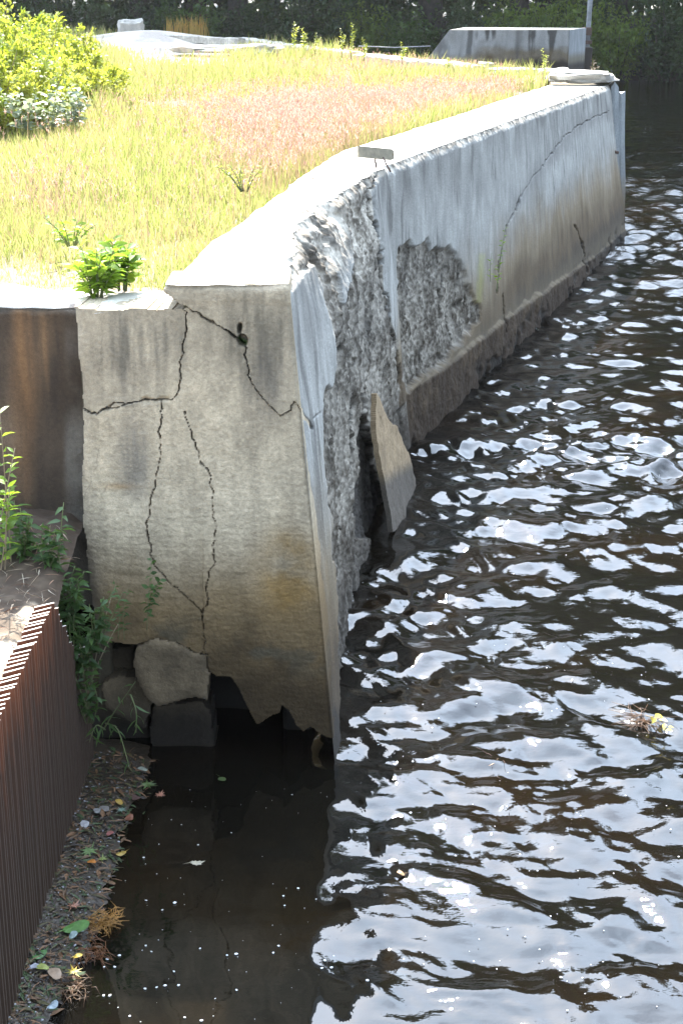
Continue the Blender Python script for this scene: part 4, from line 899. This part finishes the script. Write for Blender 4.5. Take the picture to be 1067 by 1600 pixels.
v, f = pebbles(fp, s, .5); o = mk('foam_flecks', v, f, plain('foam', (.8, .8, .8), .5, var=.05), None, True); tag(o, 'white foam flecks drifting on the dark water', 'foam', kind='stuff')

# =================================================================== BACK CURB, STONES, BRACKET
def beam(name, label, pxs, wd, ht, mtl, cat='beam', group=None, z=2.22):
    P = np.array([PZ(u, v, z) for u, v in pxs]); tt = np.linspace(0, 1, 24); Q = np.stack([np.interp(tt, np.linspace(0, 1, len(P)), P[:, k]) for k in range(3)], -1)
    T = np.gradient(Q, axis=0); T /= np.linalg.norm(T, axis=1)[:, None]; S = np.cross(T, [0, 0, 1.]); V = []
    pr = [(-.5, -1.2), (-.5, -.12), (-.38, 0), (.38, 0), (.5, -.12), (.5, -1.2)]
    for i, q in enumerate(Q):
        for k, (a, b_) in enumerate(pr):
            V.append(q + S[i] * a * wd * (1 + .08 * float(fbm(i * .7, k, 3, 2))) + np.array([0, 0, b_ * ht + .02 * float(fbm(i * .6, k * .3, 5, 3))]))
    V = np.array(V); base = Q.mean(0) - np.array([0, 0, ht]); F = []
    for i in range(23):
        for k in range(6): F.append((i * 6 + k, i * 6 + (k + 1) % 6, (i + 1) * 6 + (k + 1) % 6, (i + 1) * 6 + k))
    F += [tuple(range(6))[::-1], tuple(23 * 6 + k for k in range(6))]
    o = mk(name, V - base, F, mtl, None, False); o.location = tuple(base); tag(o, label, cat, group)
beam('curb', 'long pale curb beam along the back of the meadow, left length', [(375, 58), (425, 65), (560, 82)], .35, .2, M_stone, 'curb', 'curb beams behind the meadow', 2.26)
beam('curb', 'long pale curb beam along the back of the meadow, middle length', [(562, 83), (640, 92), (664, 95)], .35, .2, M_stone, 'curb', 'curb beams behind the meadow', 2.26)
beam('curb', 'long pale curb beam along the back of the meadow, right length', [(668, 93), (720, 99), (752, 104)], .36, .22, M_stone, 'curb', 'curb beams behind the meadow', 2.28)
beam('timber', 'straight silvery timber lying behind the sand at upper left', [(205, 53), (290, 55), (378, 60)], .22, .14, M_wood, 'timber', None, 2.30)
def rock(name, label, u, v, y, sx, sy, sz, mtl, cat='stone', group=None, seed=1, zb=None):
    b = px(u, v, y); n = 22; th = np.linspace(0, np.pi, n); ph = np.linspace(0, 2 * np.pi, 2 * n, endpoint=False); T, Pn = np.meshgrid(th, ph, indexing='ij')
    def se(x, p): return np.sign(x) * np.abs(x) ** p
    d = np.stack([se(np.sin(T), .45) * se(np.cos(Pn), .5), se(np.sin(T), .45) * se(np.sin(Pn), .5), se(np.cos(T), .45)], -1)
    r = 1 + .30 * fbm(d[..., 0] * 1.6 + seed * 7, d[..., 1] * 1.6, d[..., 2] * 1.6, 4)
    V = d * r[..., None] * np.array([sx, sy, sz]) / 2; F = []
    nn = 2 * n
    for i in range(n - 1):
        for k in range(nn): F.append((i * nn + k, i * nn + (k + 1) % nn, (i + 1) * nn + (k + 1) % nn, (i + 1) * nn + k))
    o = mk(name, V.reshape(-1, 3), F, mtl, None, True); o.data.flip_normals(); o.location = tuple(b); tag(o, label, cat, group)
    try: o.data.set_sharp_from_angle(angle=R(40))
    except Exception: pass
    return o
rock('boulder', 'blocky pale boulder perched at the left end of the timber', 206, 47, 44.5, .66, .5, .50, M_stone, 'boulder', None, 2)
rock('end_stone', 'flat white slab stone on the far end of the wall, the broadest', 905, 119, 23.1, .95, .8, .16, M_stone, 'stone', 'slab stones at the far end', 3)
rock('end_stone', 'rounded white stone left of the broadest slab at the wall end', 866, 117, 23.6, .46, .6, .18, M_stone, 'stone', 'slab stones at the far end', 4)
rock('end_stone', 'low pale stone beside the right end of the curb', 800, 112, 24.6, .75, .5, .12, M_stone, 'stone', 'slab stones at the far end', 5)
rock('end_stone', 'small square pale stone tight against the curb end', 759, 104, 26.3, .22, .3, .14, M_stone, 'stone', 'slab stones at the far end', 6)
rock('flat_rock', 'broad pale flat rock before the curb, right one', 402, 78, 32, .9, .9, .22, M_stone, 'rock', 'flat rocks before the curb', 7)
rock('flat_rock', 'pale flat rock before the curb, left one', 330, 76, 34, 1.5, 1.0, .14, M_stone, 'rock', 'flat rocks before the curb', 8)
# plate on its little post at the bend of the wall
pl = thing('metal_plate', 'small weathered plate with a slotted end on a rod at the wall bend', 'plate', tuple(PZ(588, 262, 2.33)))
A = px(559.5, 237, 11.05); B = px(614.5, 242, 11.3); hgt = .078; d = (B - A); L = np.linalg.norm(d); d /= L; upv = np.array([0, .25, 1.]); upv /= np.linalg.norm(upv); nn_ = np.cross(d, upv); V = []; F = []
prof = [(0, -.5), (.93, -.5), (1, -.35), (1, .35), (.93, .5), (0, .5)]; hole_ = [(.945, -.13), (.972, -.13), (.972, .13), (.945, .13)]
for th_ in (.008, -.008):
    for a, b_ in prof + hole_: V.append(A + d * a * L + upv * b_ * hgt + nn_ * th_)
def ring2(o_):
    p = [o_ + k for k in range(6)]; h_ = [o_ + 6 + k for k in range(4)]
    return [(p[0], p[1], h_[0], h_[3], p[4], p[5]), (p[1], p[2], h_[1], h_[0]), (p[2], p[3], h_[2], h_[1]), (p[3], p[4], h_[3], h_[2])]
F = [q[::-1] for q in ring2(0)] + ring2(10) + [(k, (k + 1) % 6, (k + 1) % 6 + 10, k + 10) for k in range(6)] + [(6 + k, 16 + k, 16 + (k + 1) % 4, 6 + (k + 1) % 4) for k in range(4)]
mk('plate', rel(V, pl), F, plain('weathered_plate', (.26, .22, .15), .7, ns=25, var=.2), pl, False)
v, f = tube([px(599, 246, 11.2), px(603, 256, 11.15), px(610, 268, 11.1)], .006, 6); mk('rod', rel(v, pl), f, M_iron, pl)
v, f = tube([px(585, 245, 11.2), px(588, 262, 11.15)], .008, 6); mk('post', rel(v, pl), f, M_iron, pl)
# small litter on the wall top
for u, v_, lab in ((484, 278, 'little brown leaf lying on the pale wall top'), (420, 325, 'brown twig scrap lying on the near wall top'), (476, 330, 'dark speck of bark near the broken edge of the wall top')):
    b = PZ(u, v_, 2.345); v, f = leaves(np.zeros((3, 3)), rng.normal(size=(3, 3)) * [1, 1, .1], .04, .02, .3, np.tile([0, 0, 1.], (3, 1))); o = mk('bark_scrap', v, f, M_dry); o.location = tuple(b); tag(o, lab, 'scrap')

# =================================================================== FAR ABUTMENT, POLE, WIRE
ab = thing('concrete_abutment', 'grey streaked concrete block with one sloping end beyond the curb', 'abutment', (5.0, 35, 0))
def fp_(u, v, y): return px(u, v, y)
yA = 34.0
TL = fp_(702, 42, yA); TR = fp_(889, 53, yA); BL = fp_(640, 112, yA); TRb = fp_(915, 50, 35.4)
xs = np.linspace(0, 1, 200); q = np.linspace(0, 1, 130); Xq, Qq = np.meshgrid(xs, q, indexing='ij')
ztop = 2.62; topx0 = TL[0]; topx1 = TR[0]; z = ztop - Qq * (ztop + .3)
xl = topx0 - (ztop - z) * .78; xl = np.maximum(xl, topx0 - 2.2); X = xl + (topx1 - xl) * Xq; Y = yA - .004 * fbm(X * 3, z * 3, 0, 3) * 3
st = fbm(X * 7, z * .8, 3, 4); mt = fbm(X * 1.6, z * 2.2, 6, 4); c = np.array([.30, .295, .28]) * (1 + .2 * st + .2 * mt)[..., None]
c = mx(c, ss(.0, .5, st + .5 * mt) * .9, (.045, .042, .038)); c = mx(c, ss(2.25, 2.08, z + .15 * mt) * .8, (.13, .095, .05)); c = mx(c, ss(2.05, 1.9, z + .1 * mt), (.03, .024, .018)); c = mx(c, ss(topx0 + .9, topx0 - .2, X) * .6, (.26, .26, .25))
c = mx(c, np.exp(-((X - topx0 - 1.45) / .05)**2) * .6, (.08, .075, .07))
mk('front_face', rel(np.stack([X, Y, z], -1), ab), grid_faces(*X.shape)[:, ::-1], M_far, ab, True, c.reshape(-1, 3))
z2 = ztop - Qq * (ztop + .3); X2 = topx1 + (TRb[0] - topx1) * Xq; Y2 = yA + 1.4 * Xq; c2 = np.array([.26, .27, .27]) * (1 + .2 * fbm(Xq * 12, z2 * .8, 9, 4))[..., None]; c2 = mx(c2, ss(2.2, 2.0, z2) * .8, (.15, .12, .07)); c2 = mx(c2, ss(2.0, 1.85, z2), (.04, .034, .028))
mk('side_face', rel(np.stack([X2, Y2, z2], -1), ab), grid_faces(*X2.shape)[:, ::-1], M_far, ab, True, c2.reshape(-1, 3))
topv = [(topx0, yA, ztop + .0), (topx1, yA, ztop), (TRb[0], yA + 1.4, ztop), (topx0 + .5, yA + 2.0, ztop), (topx0 - 2.2, yA, ztop - 2.82), (topx0 - 1.7, yA + 2, ztop - 2.82)]
mk('block_top', rel(topv, ab), [(0, 1, 2, 3), (0, 3, 5, 4)], concrete('abutment_top', False, (.30, .28, .25)), ab, False)
pole = thing('metal_pole', 'thin grey metal pole standing behind the right end of the block', 'pole', (5.9, 36, .2))
b0 = px(916, 50, 36.0); v, f = tube([(b0[0], 36, .2), (b0[0] + .03, 36, 2.4), (b0[0] + .06, 36, 4.6)], .055, 10); mk('pole_shaft', rel(v, pole), f, plain('galvanised', (.16, .165, .165), .5, .3, 10), pole)
for bx_ in (box(b0[0] - .09, b0[0] + .1, 35.9, 36.1, 2.45, 2.62, .01), box(b0[0] - .06, b0[0] + .12, 35.94, 36.06, 2.26, 2.34, .01)):
    mk('pole_clamp', rel(bx_[0], pole), bx_[1], M_iron, pole, False)
v, f = box(b0[0] - .13, b0[0] + .13, 35.85, 36.15, -.4, 2.2, .02); mk('pole_foot', rel(v, pole), f, M_dark, pole, False)
a_, b_ = px(560, 72, 33.5), px(672, 72, 33.9); v, f = tube([a_, (a_ + b_) / 2 - [0, 0, .03], b_], .011, 6); o = mk('wire', v - a_, f, plain('wire', (.3, .3, .3), .5), None); o.location = tuple(a_); tag(o, 'thin wire stretched from the curb to the sloping end of the block', 'wire')

# =================================================================== WOOD ON THE FAR SHORE
M_trunk = plain('bark', (.06, .05, .04), .95, ns=6, var=.4)
M_tl = [leafmat('tree_leaf_%s' % n_, a, b, tr, .5, .5) for n_, a, b, tr in (('deep', (.022, .045, .012), (.05, .085, .02), .35), ('mid', (.04, .08, .015), (.08, .14, .025), .45))]
def tree_mesh(seed, hgt, rx, crown0, ncl, ml, lsz, nper=26):
    g = np.random.default_rng(seed); tv = []
    P = np.array([(0, 0, -.6), (.1 * g.normal(), .1, hgt * .3), (.3 * g.normal(), .2 * g.normal(), hgt * .65), (.3 * g.normal(), 0, hgt * .97)]); tt = np.linspace(0, 1, 12); cu = np.stack([np.interp(tt, np.linspace(0, 1, 4), P[:, k]) for k in range(3)], -1)
    tv.append(tube(cu, hgt * .013 * np.linspace(1, .15, 12), 8)); cl = []
    nb = 34
    for k in range(nb):
        q = crown0 + (1 - crown0) * (k + g.random()) / nb; b = np.array([np.interp(q, tt, cu[:, j]) for j in range(3)]); a = k * 2.4 + g.random(); prof = math.sin(math.pi * min(1, (q - crown0) / (1 - crown0) * .80 + .22)) ** .7
        l = rx * prof * (.65 + .5 * g.random()); e = b + np.array([math.cos(a) * l, math.sin(a) * l, l * (.15 + .35 * g.random())]); mid = (b + e) / 2 + np.array([0, 0, .08 * l])
        tv.append(tube([b, mid, e], [.07 * (1.1 - q) * 1.6 + .02, .04, .012], 5))
        m = max(3, int(ncl / nb)); s = g.random(m) ** .6; c = b + (e - b) * s[:, None] + g.normal(size=(m, 3)) * l * np.array([.20, .20, .16]); cl.append(c)
    cl = np.concatenate(cl); n = len(cl); pts = np.repeat(cl, nper, 0) + g.normal(size=(n * nper, 3)) * np.array([.45, .45, .32]) * (hgt / 24)
    D = g.normal(size=(n * nper, 3)); l = lsz * (.6 + .8 * g.random(n * nper)); v, f = leaves(pts, D, l, l * .62, .15)
    return join(tv), (v, f)
protos = []
for s_i, (hg, rx) in enumerate([(27, 4.6), (24, 4.2), (30, 5.0)]):
    (tv, tf), (lv, lf) = tree_mesh(20 + s_i, hg, rx, .10, 560, None, .42, 22)
    t = thing('shore_tree', 'x', 'tree', (0, 0, 0), 'tall trees on the far shore'); mk('trunk', tv, tf, M_trunk, t); mk('crown', lv, lf, M_tl[s_i % 2], t); protos.append([t, False])
def place(root, used, loc, rz, label, s=1.0):
    if not used: r = root
    else:
        r = root.copy(); C.objects.link(r)
        for ch in root.children: c_ = ch.copy(); C.objects.link(c_); c_.parent = r
    r.location = loc; r.rotation_euler = (0, 0, rz); r.scale = (s, s, s); r['label'] = label; return r
spots = [(-17.5, 66), (-12.5, 65), (-8.5, 68), (-4.2, 65.5), (-.2, 67.5), (3.6, 65.4), (7.4, 67.2), (11.2, 65.0), (15, 66.5), (19.5, 65), (24, 67), (29, 64), (34.5, 62), (-23, 66), (-6.5, 72.5), (1.8, 73), (9.3, 73.5), (17.5, 72.5), (-14.5, 73), (26.5, 73)]
wh = ['far left edge', 'left corner', 'left, above the shrub', 'left of centre', 'centre left, above the curb', 'centre, left of the block', 'behind the concrete block', 'just right of the metal pole', 'over the open water at right', 'at the right edge', 'nearest past the right edge', 'farther past the right edge', 'farthest past the right edge', 'past the left edge', 'second row, centre left', 'second row, centre', 'second row, behind the block', 'second row, right', 'second row, left', 'second row, past the right edge']
for i, (x_, y_) in enumerate(spots):
    p_i = i % 3; lab = 'tall dark leafy tree on the far shore, ' + wh[i]
    place(protos[p_i][0], protos[p_i][1], (x_, y_, .6), random.uniform(0, 6.28), lab, random.uniform(1.2, 1.4)); protos[p_i][1] = True
g_ = np.random.default_rng(77); n = 60000
bx = g_.uniform(-60, 70, n); bz = g_.random(n) ** .8 * 17; by = 79 + g_.random(n) * 5 + 2 * np.sin(bx * .5)
D = g_.normal(size=(n, 3)); v, f = leaves(np.stack([bx, by, bz], -1), D, .9 * (.6 + .8 * g_.random(n)), .55, .15)
o = mk('distant_wood', v, f, M_tl[0]); tag(o, 'dense dark wood closing the view behind the shore trees', 'wood', kind='stuff')
# understory shrubs
ush = []
for s_i in range(3):
    g = np.random.default_rng(50 + s_i); t = thing('shore_shrub', 'x', 'shrub', (0, 0, 0), 'bushes along the far shore'); sv = []; P = []; D = []
    for k in range(46):
        a = g.random() * 6.28; r = math.sqrt(g.random()); e = np.array([1.7 * r * math.cos(a), 1.2 * r * math.sin(a), (3.0 - 1.0 * r) * (.35 + .8 * g.random())]); b = e * [.3, .3, 0]; sv.append(tube([b, (b + e) / 2 + [0, 0, .1], e], [.03, .02, .006], 4))
        m = 120; tt = g.random(m) ** .6; P.append(b + (e - b) * tt[:, None] + g.normal(size=(m, 3)) * .20); D.append(g.normal(size=(m, 3)) + [0, 0, .3])
    P, D = np.concatenate(P), np.concatenate(D); l = .17 * (.6 + .8 * g.random(len(P))); v, f = join(sv); mk('stem', v, f, M_trunk, t); v, f = leaves(P, D, l, l * .5, .15); mk('foliage', v, f, (M_tl[1], M_tl[0], leafmat('painted_sun_leaf', (.09, .15, .02), (.16, .22, .035), .5))[s_i], t); ush.append([t, False])  # third bush kind has brighter leaf colour, painting in sunlight
us = [(-15.5, 61.5, 1), (-13, 62, 0), (-10.6, 61.6, 1), (-8.2, 62.2, 1), (-5.9, 61.6, 0), (-3.6, 62, 1), (-1.4, 61.6, 1), (.7, 62.0, 2), (2.6, 61.2, 0), (4.6, 61.6, 1), (6.6, 61.0, 2), (8.5, 60.6, 2), (10.4, 60.4, 2), (12.2, 60.0, 1), (14.1, 60.4, 2), (16.2, 60.2, 1), (18.4, 60.4, 0), (9.4, 63.5, 1), (13.2, 63.2, 1), (5.5, 64, 0), (-2.5, 64, 0), (-7, 64.5, 1), (-11.8, 64.3, 0), (1.5, 64.5, 1)]
uw = ['leftmost of the front row', 'second of the front row from the left', 'above the left shrub', 'left of the boulder', 'above the boulder', 'above the timber', 'above the left curb', 'bright leaved, above the weed spires', 'above the middle of the curb', 'left of the sloping block end', 'bright leaved, above the block', 'bright leaved, beside the pole', 'trailing over water right of the pole', 'trailing over open water', 'bright leaved, near the right edge', 'at the right edge', 'just past the right edge', 'second row behind the pole', 'second row over open water', 'second row behind the block', 'second row above the timber', 'second row above the boulder', 'second row above the left shrub', 'second row above the weed spires']
for (x_, y_, kd), wt in zip(us, uw):
    r = place(ush[kd][0], ush[kd][1], (x_, y_, .05 + .13 * max(0, y_ - 60)), random.uniform(0, 6.28), 'leafy bush on the dark far shore, ' + wt, random.uniform(.85, 1.15)); ush[kd][1] = True

# =================================================================== AIR
v, f = box(-1000, 1000, -30, 1000, -3, 52, .01)
mh = bpy.data.materials.new('glare_haze'); mh.use_nodes = True; th_ = mh.node_tree; th_.nodes.clear()
pv_ = th_.nodes.new('ShaderNodeVolumePrincipled'); pv_.inputs['Color'].default_value = (.95, .96, 1, 1); pv_.inputs['Density'].default_value = GLARE_HAZE; pv_.inputs['Anisotropy'].default_value = .6  # thin scattering volume added to imitate veiling lens glare
oo = th_.nodes.new('ShaderNodeOutputMaterial'); th_.links.new(pv_.outputs[0], oo.inputs['Volume'])
if GLARE_HAZE: o = mk('haze', v, f, mh, None, False); tag(o, 'faint haze volume added over the scene to imitate lens glare', 'haze', kind='stuff')
